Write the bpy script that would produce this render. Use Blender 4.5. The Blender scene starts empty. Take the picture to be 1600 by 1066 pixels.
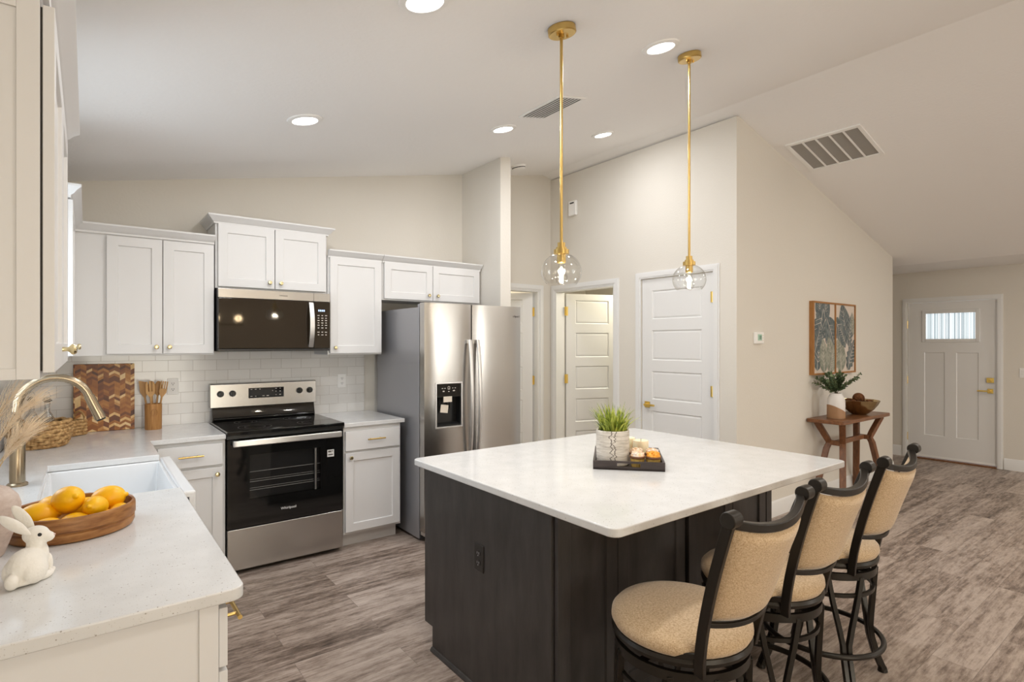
import bpy, bmesh, math, random
from mathutils import Vector, Matrix
random.seed(7)
S = bpy.context.scene
COL = S.collection
PI = math.pi
R = math.radians

# ------------------------------------------------------------------ camera
cam_d = bpy.data.cameras.new('camera')
cam = bpy.data.objects.new('camera', cam_d); COL.objects.link(cam)
cam.location = (0, 0, 1.49); cam.rotation_euler = (R(90), 0, R(-37.45))
cam_d.sensor_width = 36.0; cam_d.lens = 868.0 / 1600 * 36; cam_d.shift_y = 0.0025
cam_d.clip_start = 0.05
S.camera = cam
# ------------------------------------------------------------------ world, exposure
W = bpy.data.worlds.new('daylight'); S.world = W; W.use_nodes = True
W.node_tree.nodes['Background'].inputs[0].default_value = (0.80, 0.90, 1.0, 1)
W.node_tree.nodes['Background'].inputs[1].default_value = 2.6
S.view_settings.view_transform = 'Standard'; S.view_settings.look = 'None'
S.view_settings.gamma = 1.0; S.view_settings.exposure = 0.33
S.view_settings.use_curve_mapping = False
S.cycles.max_bounces = 10; S.cycles.diffuse_bounces = 6; S.cycles.transparent_max_bounces = 16
S.cycles.sample_clamp_indirect = 6.0; S.cycles.use_denoising = True
S.cycles.caustics_reflective = False; S.cycles.caustics_refractive = False

def area(name, loc, rot, power, color, size, size_y=None, spread=180):
    l = bpy.data.lights.new(name, 'AREA'); l.energy = power; l.color = color
    if size_y: l.shape = 'RECTANGLE'; l.size = size; l.size_y = size_y
    else: l.shape = 'DISK'; l.size = size
    l.spread = R(spread)
    o = bpy.data.objects.new(name, l); COL.objects.link(o); o.location = loc; o.rotation_euler = rot
    return o
def point(name, loc, power, color, r=0.03):
    l = bpy.data.lights.new(name, 'POINT'); l.energy = power; l.color = color; l.shadow_soft_size = r
    o = bpy.data.objects.new(name, l); COL.objects.link(o); o.location = loc
    return o
# daylight through the window over the sink, plus two added warm fills at the rear
area('window_daylight', (-0.47, 2.85, 1.62), (0, R(-90), 0), 8, (0.86, 0.93, 1.0), 0.95, 0.80)
area('rear_warm_fill', (0.9, -4.92, 1.15), (R(90), 0, 0), 52, (1.0, 0.85, 0.60), 1.9, 2.0)  # added fill, warms the faces turned to the camera
area('rear_side_fill', (6.4, -4.92, 1.5), (R(90), 0, 0), 36, (1.0, 0.92, 0.80), 1.6, 1.3)  # second added fill, from the unseen rear right

# ------------------------------------------------------------------ node material helpers
def mat(name, base=(0.8,0.8,0.8), rough=0.5, metal=0.0, spec=0.5, **kw):
    m = bpy.data.materials.new(name); m.use_nodes = True
    b = m.node_tree.nodes['Principled BSDF']
    b.inputs['Base Color'].default_value = (*base, 1); b.inputs['Roughness'].default_value = rough
    b.inputs['Metallic'].default_value = metal; b.inputs['Specular IOR Level'].default_value = spec
    for k, v in kw.items(): b.inputs[k].default_value = v
    return m
def N(m, t, **props):
    n = m.node_tree.nodes.new(t)
    for k, v in props.items(): setattr(n, k, v)
    return n
def L(m, a, b): m.node_tree.links.new(a, b)
def bsdf(m): return m.node_tree.nodes['Principled BSDF']
def coords(m, scale=(1,1,1), rot=(0,0,0), loc=(0,0,0)):
    tc = N(m, 'ShaderNodeTexCoord'); mp = N(m, 'ShaderNodeMapping')
    mp.inputs['Scale'].default_value = scale; mp.inputs['Rotation'].default_value = rot; mp.inputs['Location'].default_value = loc
    L(m, tc.outputs['Object'], mp.inputs['Vector']); return mp.outputs['Vector']
def noise(m, vec, scale, detail=3, rough=0.5):
    n = N(m, 'ShaderNodeTexNoise'); n.inputs['Scale'].default_value = scale
    n.inputs['Detail'].default_value = detail; n.inputs['Roughness'].default_value = rough
    L(m, vec, n.inputs['Vector']); return n
def ramp(m, fac, stops):
    r = N(m, 'ShaderNodeValToRGB'); e = r.color_ramp.elements
    while len(e) < len(stops): e.new(0.5)
    for i, (p, c) in enumerate(stops): e[i].position = p; e[i].color = (*c, 1)
    L(m, fac, r.inputs['Fac']); return r.outputs['Color']
def bump(m, h, strength=0.2, dist=0.01):
    b = N(m, 'ShaderNodeBump'); b.inputs['Strength'].default_value = strength; b.inputs['Distance'].default_value = dist
    L(m, h, b.inputs['Height']); L(m, b.outputs['Normal'], bsdf(m).inputs['Normal']); return b
def math_n(m, op, a, b=None):
    n = N(m, 'ShaderNodeMath', operation=op)
    for i, v in enumerate((a, b)):
        if v is None: continue
        if isinstance(v, (int, float)): n.inputs[i].default_value = v
        else: L(m, v, n.inputs[i])
    return n.outputs[0]
def mixc(m, fac, c1, c2, blend='MIX'):
    n = N(m, 'ShaderNodeMix', data_type='RGBA', blend_type=blend)
    if isinstance(fac, (int, float)): n.inputs[0].default_value = fac
    else: L(m, fac, n.inputs[0])
    for i, c in ((6, c1), (7, c2)):
        if isinstance(c, tuple): n.inputs[i].default_value = (*c, 1)
        else: L(m, c, n.inputs[i])
    return n.outputs[2]

def plaster(name, col, scale=90, strength=0.18):
    m = mat(name, col, 0.75, spec=0.25)
    v = coords(m); n = noise(m, v, scale, 3); bump(m, n.outputs['Fac'], strength, 0.004); return m
M = {}
M['wall'] = plaster('wall_paint', (0.715, 0.682, 0.622), 75, 0.25)
M['wall_white'] = plaster('wall_paint_hall', (0.715, 0.682, 0.622), 75, 0.25)
M['ceiling'] = plaster('ceiling_paint', (0.90, 0.89, 0.88), 45, 0.35)
M['trim'] = mat('trim_paint', (0.77, 0.77, 0.765), 0.35, spec=0.4)
M['cab'] = mat('cabinet_paint', (0.74, 0.735, 0.73), 0.38, spec=0.4)
M['plate'] = mat('white_plastic', (0.88, 0.875, 0.86), 0.35)
M['slot'] = mat('slot_dark', (0.03, 0.03, 0.03), 0.6)
M['gap_shade'] = mat('painted_gap_shade', (0.05, 0.045, 0.04), 0.9)  # dark colour stands in for shade between front and carcass

def quartz():
    m = mat('white_quartz', (0.8, 0.8, 0.8), 0.14, spec=0.5)
    v = coords(m)
    vo = N(m, 'ShaderNodeTexVoronoi'); vo.inputs['Scale'].default_value = 210; L(m, v, vo.inputs['Vector'])
    vo2 = N(m, 'ShaderNodeTexVoronoi'); vo2.inputs['Scale'].default_value = 85; L(m, v, vo2.inputs['Vector'])
    d1 = math_n(m, 'LESS_THAN', vo.outputs['Distance'], 0.22)
    s1 = N(m, 'ShaderNodeSeparateColor'); L(m, vo.outputs['Color'], s1.inputs[0])
    g1 = math_n(m, 'MULTIPLY', d1, math_n(m, 'GREATER_THAN', s1.outputs[0], 0.55))
    d2 = math_n(m, 'LESS_THAN', vo2.outputs['Distance'], 0.15)
    s2 = N(m, 'ShaderNodeSeparateColor'); L(m, vo2.outputs['Color'], s2.inputs[0])
    g2 = math_n(m, 'MULTIPLY', d2, math_n(m, 'GREATER_THAN', s2.outputs[1], 0.6))
    n = noise(m, v, 14, 4)
    base = ramp(m, n.outputs['Fac'], [(0.3, (0.655, 0.655, 0.65)), (0.7, (0.71, 0.71, 0.705))])
    c = mixc(m, math_n(m, 'MULTIPLY', g1, 0.5), base, (0.42, 0.39, 0.34))
    c = mixc(m, math_n(m, 'MULTIPLY', g2, 0.75), c, (0.25, 0.22, 0.18))
    L(m, c, bsdf(m).inputs['Base Color']); return m
M['quartz'] = quartz()

def tile(name, horiz):
    m = mat(name, (0.8, 0.8, 0.8), 0.12, spec=0.5)
    tc = N(m, 'ShaderNodeTexCoord'); sp = N(m, 'ShaderNodeSeparateXYZ'); L(m, tc.outputs['Object'], sp.inputs[0])
    cb = N(m, 'ShaderNodeCombineXYZ'); L(m, sp.outputs[0 if horiz == 'x' else 1], cb.inputs[0]); L(m, sp.outputs[2], cb.inputs[1])
    br = N(m, 'ShaderNodeTexBrick'); L(m, cb.outputs[0], br.inputs['Vector'])
    br.inputs['Scale'].default_value = 1.0; br.inputs['Brick Width'].default_value = 0.152; br.inputs['Row Height'].default_value = 0.0762
    br.inputs['Mortar Size'].default_value = 0.0016; br.inputs['Mortar Smooth'].default_value = 0.3; br.offset = 0.5
    br.inputs['Color1'].default_value = (0.74, 0.725, 0.70, 1); br.inputs['Color2'].default_value = (0.79, 0.775, 0.75, 1)
    br.inputs['Mortar'].default_value = (0.55, 0.52, 0.48, 1)
    L(m, br.outputs['Color'], bsdf(m).inputs['Base Color'])
    n = noise(m, tc.outputs['Object'], 9, 2)
    h = math_n(m, 'ADD', math_n(m, 'MULTIPLY', br.outputs['Fac'], -1.0), math_n(m, 'MULTIPLY', n.outputs['Fac'], 0.8))
    bump(m, h, 0.35, 0.003); return m
M['tile_x'] = tile('subway_tile_range', 'x'); M['tile_y'] = tile('subway_tile_sink', 'y')

def floor_mat():
    m = mat('plank_floor', (0.4, 0.35, 0.3), 0.30, spec=0.45)
    tc = N(m, 'ShaderNodeTexCoord')
    br = N(m, 'ShaderNodeTexBrick'); L(m, tc.outputs['Object'], br.inputs['Vector'])
    br.inputs['Scale'].default_value = 1.0; br.inputs['Brick Width'].default_value = 1.22; br.inputs['Row Height'].default_value = 0.178
    br.inputs['Mortar Size'].default_value = 0.0012; br.offset = 0.37; br.offset_frequency = 2
    br.inputs['Color1'].default_value = (0, 0, 0, 1); br.inputs['Color2'].default_value = (1, 1, 1, 1); br.inputs['Mortar'].default_value = (0.5, 0.5, 0.5, 1)
    # shift the grain of every plank
    mp = N(m, 'ShaderNodeMapping'); mp.inputs['Scale'].default_value = (0.8, 8.0, 1.0)
    add = N(m, 'ShaderNodeVectorMath', operation='MULTIPLY_ADD'); L(m, br.outputs['Color'], add.inputs[0]); add.inputs[1].default_value = (7.3, 3.1, 5.0)
    L(m, tc.outputs['Object'], add.inputs[2]); L(m, add.outputs[0], mp.inputs['Vector'])
    n1 = noise(m, mp.outputs['Vector'], 2.2, 10, 0.70)
    mp2 = N(m, 'ShaderNodeMapping'); mp2.inputs['Scale'].default_value = (3.0, 60.0, 1.0); L(m, add.outputs[0], mp2.inputs['Vector'])
    n2 = noise(m, mp2.outputs['Vector'], 2.0, 4, 0.6)
    mp3 = N(m, 'ShaderNodeMapping'); mp3.inputs['Scale'].default_value = (5.0, 17.0, 1.0); L(m, add.outputs[0], mp3.inputs['Vector'])
    n3 = noise(m, mp3.outputs['Vector'], 2.0, 10, 0.78)
    f = math_n(m, 'ADD', math_n(m, 'MULTIPLY', n1.outputs['Fac'], 0.50), math_n(m, 'ADD', math_n(m, 'MULTIPLY', n2.outputs['Fac'], 0.16), math_n(m, 'MULTIPLY', n3.outputs['Fac'], 0.46)))
    sc = N(m, 'ShaderNodeSeparateColor'); L(m, br.outputs['Color'], sc.inputs[0])
    f = math_n(m, 'ADD', f, math_n(m, 'MULTIPLY', math_n(m, 'SUBTRACT', sc.outputs[0], 0.5), 0.10))
    c = ramp(m, f, [(0.39, (0.062, 0.043, 0.033)), (0.48, (0.16, 0.117, 0.092)), (0.548, (0.305, 0.238, 0.196)), (0.615, (0.43, 0.35, 0.297)), (0.72, (0.54, 0.455, 0.395))])
    c = mixc(m, math_n(m, 'MULTIPLY', br.outputs['Fac'], 0.55), c, (0.12, 0.095, 0.08))
    L(m, c, bsdf(m).inputs['Base Color'])
    rr = N(m, 'ShaderNodeMapRange'); L(m, f, rr.inputs[0]); rr.inputs[1].default_value = 0.4; rr.inputs[2].default_value = 0.75; rr.inputs[3].default_value = 0.42; rr.inputs[4].default_value = 0.28
    L(m, rr.outputs[0], bsdf(m).inputs['Roughness'])
    h = math_n(m, 'SUBTRACT', math_n(m, 'MULTIPLY', f, 0.5), br.outputs['Fac'])
    bump(m, h, 0.25, 0.003); return m
M['floor'] = floor_mat()

def wood(name, c1, c2, scale=(1, 12, 12), rough=0.4, nscale=3.0, spec=0.4):
    m = mat(name, c1, rough, spec=spec)
    v = coords(m, scale); n = noise(m, v, nscale, 6, 0.62)
    L(m, ramp(m, n.outputs['Fac'], [(0.32, c1), (0.68, c2)]), bsdf(m).inputs['Base Color'])
    bump(m, n.outputs['Fac'], 0.08, 0.003); return m
M['espresso'] = wood('espresso_wood', (0.036, 0.033, 0.032), (0.062, 0.056, 0.054), (5, 5, 1.2), 0.36, 3.0)
M['walnut'] = wood('walnut_wood', (0.13, 0.052, 0.022), (0.26, 0.115, 0.05), (2, 14, 14), 0.35)
M['walnut_leg'] = wood('walnut_leg_wood', (0.12, 0.048, 0.02), (0.23, 0.10, 0.045), (14, 14, 2), 0.38)
M['bamboo'] = wood('bamboo_wood', (0.34, 0.155, 0.045), (0.50, 0.26, 0.09), (30, 30, 3), 0.45)
M['utensil'] = wood('beech_wood', (0.40, 0.21, 0.075), (0.56, 0.33, 0.13), (20, 20, 3), 0.5)
M['mango'] = wood('mango_wood', (0.18, 0.065, 0.016), (0.42, 0.20, 0.065), (4, 4, 22), 0.42)
M['frame_wood'] = wood('frame_wood', (0.30, 0.13, 0.035), (0.42, 0.20, 0.06), (10, 10, 2), 0.45)

def brushed(name, col, rough, stretch, br=0.10, aniso=0.0):
    m = mat(name, col, rough, 1.0)
    v = coords(m, stretch); n = noise(m, v, 60, 2)
    rr = N(m, 'ShaderNodeMapRange'); L(m, n.outputs['Fac'], rr.inputs[0]); rr.inputs[3].default_value = rough - br / 2; rr.inputs[4].default_value = rough + br / 2
    L(m, rr.outputs[0], bsdf(m).inputs['Roughness']); 
    if aniso: bsdf(m).inputs['Anisotropic'].default_value = aniso
    return m
M['steel'] = brushed('stainless_steel', (0.52, 0.505, 0.485), 0.25, (0.3, 1, 12), 0.08)
M['steel_dark'] = mat('fridge_grey_side', (0.40, 0.40, 0.42), 0.42, 0.6)
M['steel_bright'] = mat('bright_handle_metal', (0.74, 0.73, 0.72), 0.34, 1.0)
M['gold'] = mat('brushed_gold', (0.62, 0.43, 0.15), 0.28, 1.0)
M['gold_bright'] = mat('satin_brass', (0.85, 0.62, 0.18), 0.35, 1.0)
M['knob_gold'] = mat('pale_brass', (0.80, 0.68, 0.40), 0.25, 1.0)
M['nickel'] = mat('champagne_nickel', (0.36, 0.29, 0.20), 0.24, 1.0)
M['bronze'] = mat('dark_bronze_metal', (0.020, 0.016, 0.012), 0.36, 0.4)
M['brass_bowl'] = mat('aged_brass', (0.52, 0.40, 0.22), 0.24, 1.0)
M['black_glass'] = mat('black_glass', (0.006, 0.006, 0.006), 0.05, spec=0.6)
M['black'] = mat('black_plastic', (0.012, 0.012, 0.012), 0.3)
M['black_matte'] = mat('black_matte', (0.015, 0.015, 0.016), 0.55)
M['mw_glass'] = mat('smoked_mirror_glass', (0.022, 0.015, 0.009), 0.04, spec=0.6)
M['porcelain'] = mat('white_porcelain', (0.76, 0.765, 0.77), 0.08, spec=0.6)
M['ceramic'] = mat('ceramic_matte', (0.80, 0.77, 0.72), 0.55)
M['wax'] = mat('candle_wax', (0.88, 0.78, 0.55), 0.5)
bsdf(M['wax']).inputs['Subsurface Weight'].default_value = 0.3; bsdf(M['wax']).inputs['Subsurface Scale'].default_value = 0.02
M['print_white'] = mat('print_white', (0.75, 0.75, 0.75), 0.5)
M['print_dark'] = mat('print_dark', (0.10, 0.085, 0.08), 0.5)
M['key_print'] = mat('key_print', (0.55, 0.52, 0.48), 0.5)
M['tag'] = mat('paper_tag', (0.75, 0.68, 0.58), 0.7)

def emit(name, col, s):
    m = bpy.data.materials.new(name); m.use_nodes = True; nt = m.node_tree; nt.nodes.remove(nt.nodes['Principled BSDF'])
    e = nt.nodes.new('ShaderNodeEmission'); e.inputs[0].default_value = (*col, 1); e.inputs[1].default_value = s
    nt.links.new(e.outputs[0], nt.nodes['Material Output'].inputs[0]); return m
M['lens'] = emit('lit_diffuser', (1.0, 0.98, 0.94), 9.0)
M['filament'] = emit('lit_filament', (1.0, 0.74, 0.38), 70.0)
M['bulb_glow'] = emit('lit_bulb_core', (1.0, 0.82, 0.52), 9.0)
M['display'] = emit('lit_display', (0.55, 0.70, 1.0), 1.2)
M['lcd'] = mat('lcd_green', (0.42, 0.62, 0.50), 0.3)

def thin_glass(name, tint=(1, 1, 1), refl=1.0, ior=1.5, rough=0.0):
    m = bpy.data.materials.new(name); m.use_nodes = True; nt = m.node_tree; nt.nodes.remove(nt.nodes['Principled BSDF'])
    fr = nt.nodes.new('ShaderNodeLayerWeight'); fr.inputs[0].default_value = 0.5
    pw_ = nt.nodes.new('ShaderNodeMath'); pw_.operation = 'POWER'; pw_.inputs[1].default_value = 3.2; nt.links.new(fr.outputs['Facing'], pw_.inputs[0])
    mu = nt.nodes.new('ShaderNodeMath'); mu.operation = 'MULTIPLY_ADD'; mu.inputs[1].default_value = 0.85*refl; mu.inputs[2].default_value = 0.05*refl; nt.links.new(pw_.outputs[0], mu.inputs[0])
    tr = nt.nodes.new('ShaderNodeBsdfTransparent'); tr.inputs[0].default_value = (*tint, 1)
    gl = nt.nodes.new('ShaderNodeBsdfGlossy'); gl.inputs['Roughness'].default_value = rough
    mx = nt.nodes.new('ShaderNodeMixShader'); nt.links.new(mu.outputs[0], mx.inputs[0]); nt.links.new(tr.outputs[0], mx.inputs[1]); nt.links.new(gl.outputs[0], mx.inputs[2])
    nt.links.new(mx.outputs[0], nt.nodes['Material Output'].inputs[0]); return m
M['glass'] = thin_glass('clear_glass', (0.97, 0.97, 0.96), 1.0, 1.45)
M['pane'] = thin_glass('window_glass', (0.95, 0.97, 0.98), 0.8)
M['oven_glass'] = thin_glass('oven_window_glass', (0.72, 0.72, 0.72), 1.0, 1.5)
def bottle_glass():
    m = thin_glass('textured_clear_glass', (0.90, 0.91, 0.92), 1.6, 1.5, 0.08)
    nt = m.node_tree; tc = nt.nodes.new('ShaderNodeTexCoord'); vo = nt.nodes.new('ShaderNodeTexVoronoi'); vo.inputs['Scale'].default_value = 90
    nt.links.new(tc.outputs['Object'], vo.inputs['Vector']); b = nt.nodes.new('ShaderNodeBump'); b.inputs['Strength'].default_value = 0.9; b.inputs['Distance'].default_value = 0.006
    nt.links.new(vo.outputs['Distance'], b.inputs['Height'])
    for n in nt.nodes:
        if n.bl_idname in ('ShaderNodeLayerWeight', 'ShaderNodeBsdfGlossy'): nt.links.new(b.outputs[0], n.inputs['Normal'])
    return m
M['bottle'] = bottle_glass()
def frosted():
    m = mat('reeded_frosted_glass', (0.90, 0.95, 1.0), 0.5)
    v = coords(m, (34, 0, 0)); w = N(m, 'ShaderNodeTexNoise'); w.inputs['Scale'].default_value = 2.0; w.inputs['Detail'].default_value = 1; L(m, v, w.inputs['Vector'])
    c = ramp(m, w.outputs['Fac'], [(0.40, (0.28, 0.30, 0.30)), (0.46, (0.52, 0.52, 0.50)), (0.60, (0.72, 0.69, 0.66))])
    nt = m.node_tree; nt.nodes.remove(bsdf(m))
    tl = N(m, 'ShaderNodeBsdfTranslucent'); L(m, c, tl.inputs[0]); tr = N(m, 'ShaderNodeBsdfTransparent'); L(m, c, tr.inputs[0])
    mx = N(m, 'ShaderNodeMixShader'); mx.inputs[0].default_value = 0.45; L(m, tl.outputs[0], mx.inputs[1]); L(m, tr.outputs[0], mx.inputs[2])
    L(m, mx.outputs[0], nt.nodes['Material Output'].inputs[0]); return m
M['frosted'] = frosted()

def fabric():
    m = mat('beige_chenille', (0.6, 0.48, 0.34), 0.9, spec=0.15)
    v = coords(m, (520, 520, 150)); n = noise(m, v, 1.0, 2)
    v2 = coords(m, (150, 150, 520)); n2 = noise(m, v2, 1.0, 2)
    f = math_n(m, 'ADD', math_n(m, 'MULTIPLY', n.outputs['Fac'], 0.5), math_n(m, 'MULTIPLY', n2.outputs['Fac'], 0.5))
    L(m, ramp(m, f, [(0.36, (0.40, 0.27, 0.155)), (0.5, (0.56, 0.41, 0.255)), (0.64, (0.68, 0.53, 0.36))]), bsdf(m).inputs['Base Color'])
    bump(m, f, 0.5, 0.003); bsdf(m).inputs['Sheen Weight'].default_value = 0.5; bsdf(m).inputs['Sheen Roughness'].default_value = 0.4
    return m
M['fabric'] = fabric()
def woven(name, c1, c2, s):
    m = mat(name, c1, 0.7, spec=0.2)
    v = coords(m, s); n = noise(m, v, 1.0, 3)
    L(m, ramp(m, n.outputs['Fac'], [(0.35, c1), (0.65, c2)]), bsdf(m).inputs['Base Color']); bump(m, n.outputs['Fac'], 0.4, 0.004); return m
M['seagrass'] = woven('seagrass', (0.28, 0.15, 0.055), (0.62, 0.40, 0.18), (70, 70, 50))
M['seagrass_in'] = mat('seagrass_inside', (0.20, 0.11, 0.045), 0.8)
def chevron():
    m = mat('chevron_wood', (0.4, 0.2, 0.1), 0.4)
    tc = N(m, 'ShaderNodeTexCoord'); sp = N(m, 'ShaderNodeSeparateXYZ'); L(m, tc.outputs['Object'], sp.inputs[0])
    u = math_n(m, 'MULTIPLY', math_n(m, 'ADD', sp.outputs[0], 5.0), 11 / 0.325)
    col = math_n(m, 'FLOOR', u); fr = math_n(m, 'FRACT', u)
    par = math_n(m, 'MODULO', col, 2.0)
    sl = math_n(m, 'ADD', math_n(m, 'MULTIPLY', fr, math_n(m, 'SUBTRACT', math_n(m, 'MULTIPLY', par, 2.0), 1.0)), math_n(m, 'SUBTRACT', 1.0, par))
    t = math_n(m, 'ADD', math_n(m, 'MULTIPLY', sp.outputs[2], 58.0), math_n(m, 'MULTIPLY', sl, 1.0))
    wn0 = N(m, 'ShaderNodeTexWhiteNoise', noise_dimensions='1D'); L(m, math_n(m, 'FLOOR', math_n(m, 'MULTIPLY', t, 0.5)), wn0.inputs['W'])
    cb = N(m, 'ShaderNodeCombineXYZ'); L(m, math_n(m, 'FLOOR', math_n(m, 'MULTIPLY', col, 0.5)), cb.inputs[0]); L(m, math_n(m, 'FLOOR', t), cb.inputs[1])
    wn = N(m, 'ShaderNodeTexWhiteNoise', noise_dimensions='2D'); L(m, cb.outputs[0], wn.inputs['Vector'])
    cb2 = N(m, 'ShaderNodeCombineXYZ'); L(m, col, cb2.inputs[0]); L(m, math_n(m, 'FLOOR', math_n(m, 'MULTIPLY', t, 0.5)), cb2.inputs[1])
    wn2 = N(m, 'ShaderNodeTexWhiteNoise', noise_dimensions='2D'); L(m, cb2.outputs[0], wn2.inputs['Vector'])
    k = math_n(m, 'ADD', math_n(m, 'MULTIPLY', wn.outputs['Value'], 0.55), math_n(m, 'MULTIPLY', wn2.outputs['Value'], 0.45))
    c = ramp(m, k, [(0.0, (0.070, 0.016, 0.004)), (0.32, (0.19, 0.052, 0.010)), (0.52, (0.36, 0.125, 0.022)), (0.70, (0.50, 0.21, 0.045)), (0.80, (0.80, 0.52, 0.22)), (0.95, (0.88, 0.64, 0.33))])
    g = noise(m, coords(m, (120, 120, 14)), 1.0, 3)
    c = mixc(m, 0.35, c, ramp(m, g.outputs['Fac'], [(0.3, (0.55, 0.55, 0.55)), (0.7, (1, 1, 1))]), 'MULTIPLY')
    L(m, c, bsdf(m).inputs['Base Color']); return m
M['chevron'] = chevron()
def lemon_mat():
    m = mat('lemon_peel', (0.90, 0.45, 0.01), 0.38, spec=0.45)
    v = coords(m); n = noise(m, v, 260, 2); n2 = noise(m, v, 9, 2)
    L(m, ramp(m, n2.outputs['Fac'], [(0.3, (0.92, 0.46, 0.003)), (0.7, (0.95, 0.57, 0.006))]), bsdf(m).inputs['Base Color']); bump(m, n.outputs['Fac'], 0.15, 0.002)
    return m
M['lemon'] = lemon_mat()
def bark():
    m = mat('birch_ceramic', (0.6, 0.55, 0.48), 0.75)
    v = coords(m, (10, 10, 95)); n = noise(m, v, 1.0, 5, 0.7)
    tc = N(m, 'ShaderNodeTexCoord'); sp = N(m, 'ShaderNodeSeparateXYZ'); L(m, tc.outputs['Object'], sp.inputs[0]); cr = None
    for x0_, sd in ((-0.004, 3.0), (0.012, 9.0)):
        cz_ = N(m, 'ShaderNodeCombineXYZ'); L(m, math_n(m, 'MULTIPLY', sp.outputs[2], 34.0), cz_.inputs[2]); cz_.inputs[0].default_value = sd
        nn = noise(m, cz_.outputs[0], 1.0, 2)
        d = math_n(m, 'ABSOLUTE', math_n(m, 'SUBTRACT', math_n(m, 'SUBTRACT', sp.outputs[0], x0_), math_n(m, 'MULTIPLY', math_n(m, 'SUBTRACT', nn.outputs['Fac'], 0.5), 0.085)))
        q = math_n(m, 'MULTIPLY', math_n(m, 'LESS_THAN', d, 0.0024), math_n(m, 'LESS_THAN', sp.outputs[1], 0.0)); cr = q if cr is None else math_n(m, 'MAXIMUM', cr, q)
    c = ramp(m, n.outputs['Fac'], [(0.30, (0.36, 0.32, 0.27)), (0.5, (0.60, 0.555, 0.49)), (0.7, (0.74, 0.70, 0.64))])
    c = mixc(m, cr, c, (0.13, 0.11, 0.09)); L(m, c, bsdf(m).inputs['Base Color'])
    bump(m, math_n(m, 'SUBTRACT', n.outputs['Fac'], cr), 0.5, 0.006); return m
M['bark'] = bark()
def marbled():
    m = mat('marbled_stoneware', (0.6, 0.5, 0.44), 0.6)
    n = noise(m, coords(m, (5, 5, 9)), 1.6, 6, 0.65)
    L(m, ramp(m, n.outputs['Fac'], [(0.35, (0.36, 0.28, 0.23)), (0.5, (0.52, 0.41, 0.35)), (0.66, (0.66, 0.57, 0.51))]), bsdf(m).inputs['Base Color']); return m
M['marbled'] = marbled()
M['pampas'] = mat('pampas_plume', (0.92, 0.80, 0.64), 0.9)
M['pampas_stem'] = mat('pampas_stem', (0.58, 0.44, 0.25), 0.8)
M['grass'] = None
def leafmat(name, c1, c2, s):
    m = mat(name, c1, 0.5, spec=0.3); n = noise(m, coords(m), s, 2)
    L(m, ramp(m, n.outputs['Fac'], [(0.35, c1), (0.65, c2)]), bsdf(m).inputs['Base Color']); return m
M['grass'] = leafmat('grass_blade', (0.10, 0.17, 0.02), (0.55, 0.60, 0.10), 40)
M['leaf'] = leafmat('eucalyptus_leaf', (0.055, 0.10, 0.045), (0.19, 0.25, 0.13), 30)
M['soil'] = mat('soil', (0.03, 0.025, 0.02), 0.95)
M['cake'] = leafmat('cupcake_top', (0.75, 0.28, 0.02), (0.90, 0.47, 0.08), 70)
M['cake_case'] = mat('gold_cupcake_case', (0.80, 0.55, 0.16), 0.35, 0.5)
M['choc'] = mat('chocolate_rim', (0.14, 0.055, 0.02), 0.5)
M['sugar'] = leafmat('white_crumb', (0.86, 0.55, 0.28), (0.86, 0.80, 0.74), 55)
M['rabbit'] = plaster('rabbit_glaze', (0.80, 0.765, 0.70), 160, 0.3)
M['tan_glaze'] = mat('tan_glaze', (0.36, 0.20, 0.10), 0.45)
M['white_glaze'] = mat('white_glaze', (0.78, 0.76, 0.74), 0.4)
M['vine_ball'] = woven('vine_ball', (0.09, 0.035, 0.015), (0.22, 0.09, 0.035), (45, 45, 45))
M['canvas'] = mat('art_canvas', (0.66, 0.58, 0.51), 0.8)
M['art_dark'] = leafmat('art_leaf_dark', (0.075, 0.10, 0.11), (0.17, 0.20, 0.20), 20)
M['art_green'] = leafmat('art_leaf_green', (0.20, 0.22, 0.175), (0.36, 0.36, 0.30), 20)
M['filter'] = mat('air_filter', (0.33, 0.315, 0.29), 0.9)
M['vent_dark'] = mat('vent_duct_grey', (0.22, 0.22, 0.22), 0.8)

# ------------------------------------------------------------------ mesh helpers
def BM(): return bmesh.new()
def box(bm, x0, x1, y0, y1, z0, z1):
    v = [bm.verts.new(p) for p in ((x0,y0,z0),(x1,y0,z0),(x1,y1,z0),(x0,y1,z0),(x0,y0,z1),(x1,y0,z1),(x1,y1,z1),(x0,y1,z1))]
    f = [bm.faces.new([v[i] for i in q]) for q in ((0,3,2,1),(4,5,6,7),(0,1,5,4),(1,2,6,5),(2,3,7,6),(3,0,4,7))]
    return v, f
def ring_pts(c, ax, r, n, phase=0.0, up=None):
    ax = Vector(ax).normalized(); h = up or (Vector((0,0,1)) if abs(ax.z) < 0.9 else Vector((1,0,0)))
    a = h.cross(ax).normalized(); b = ax.cross(a)
    return [Vector(c) + (a*math.cos(2*PI*i/n+phase) + b*math.sin(2*PI*i/n+phase))*r for i in range(n)]
def cyl(bm, p0, p1, r0, r1=None, n=20):
    r1 = r0 if r1 is None else r1; ax = Vector(p1) - Vector(p0)
    A = [bm.verts.new(p) for p in ring_pts(p0, ax, r0, n)]; B = [bm.verts.new(p) for p in ring_pts(p1, ax, r1, n)]
    for i in range(n): bm.faces.new((A[i], A[(i+1)%n], B[(i+1)%n], B[i]))
    bm.faces.new(A[::-1]); bm.faces.new(B)
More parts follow.
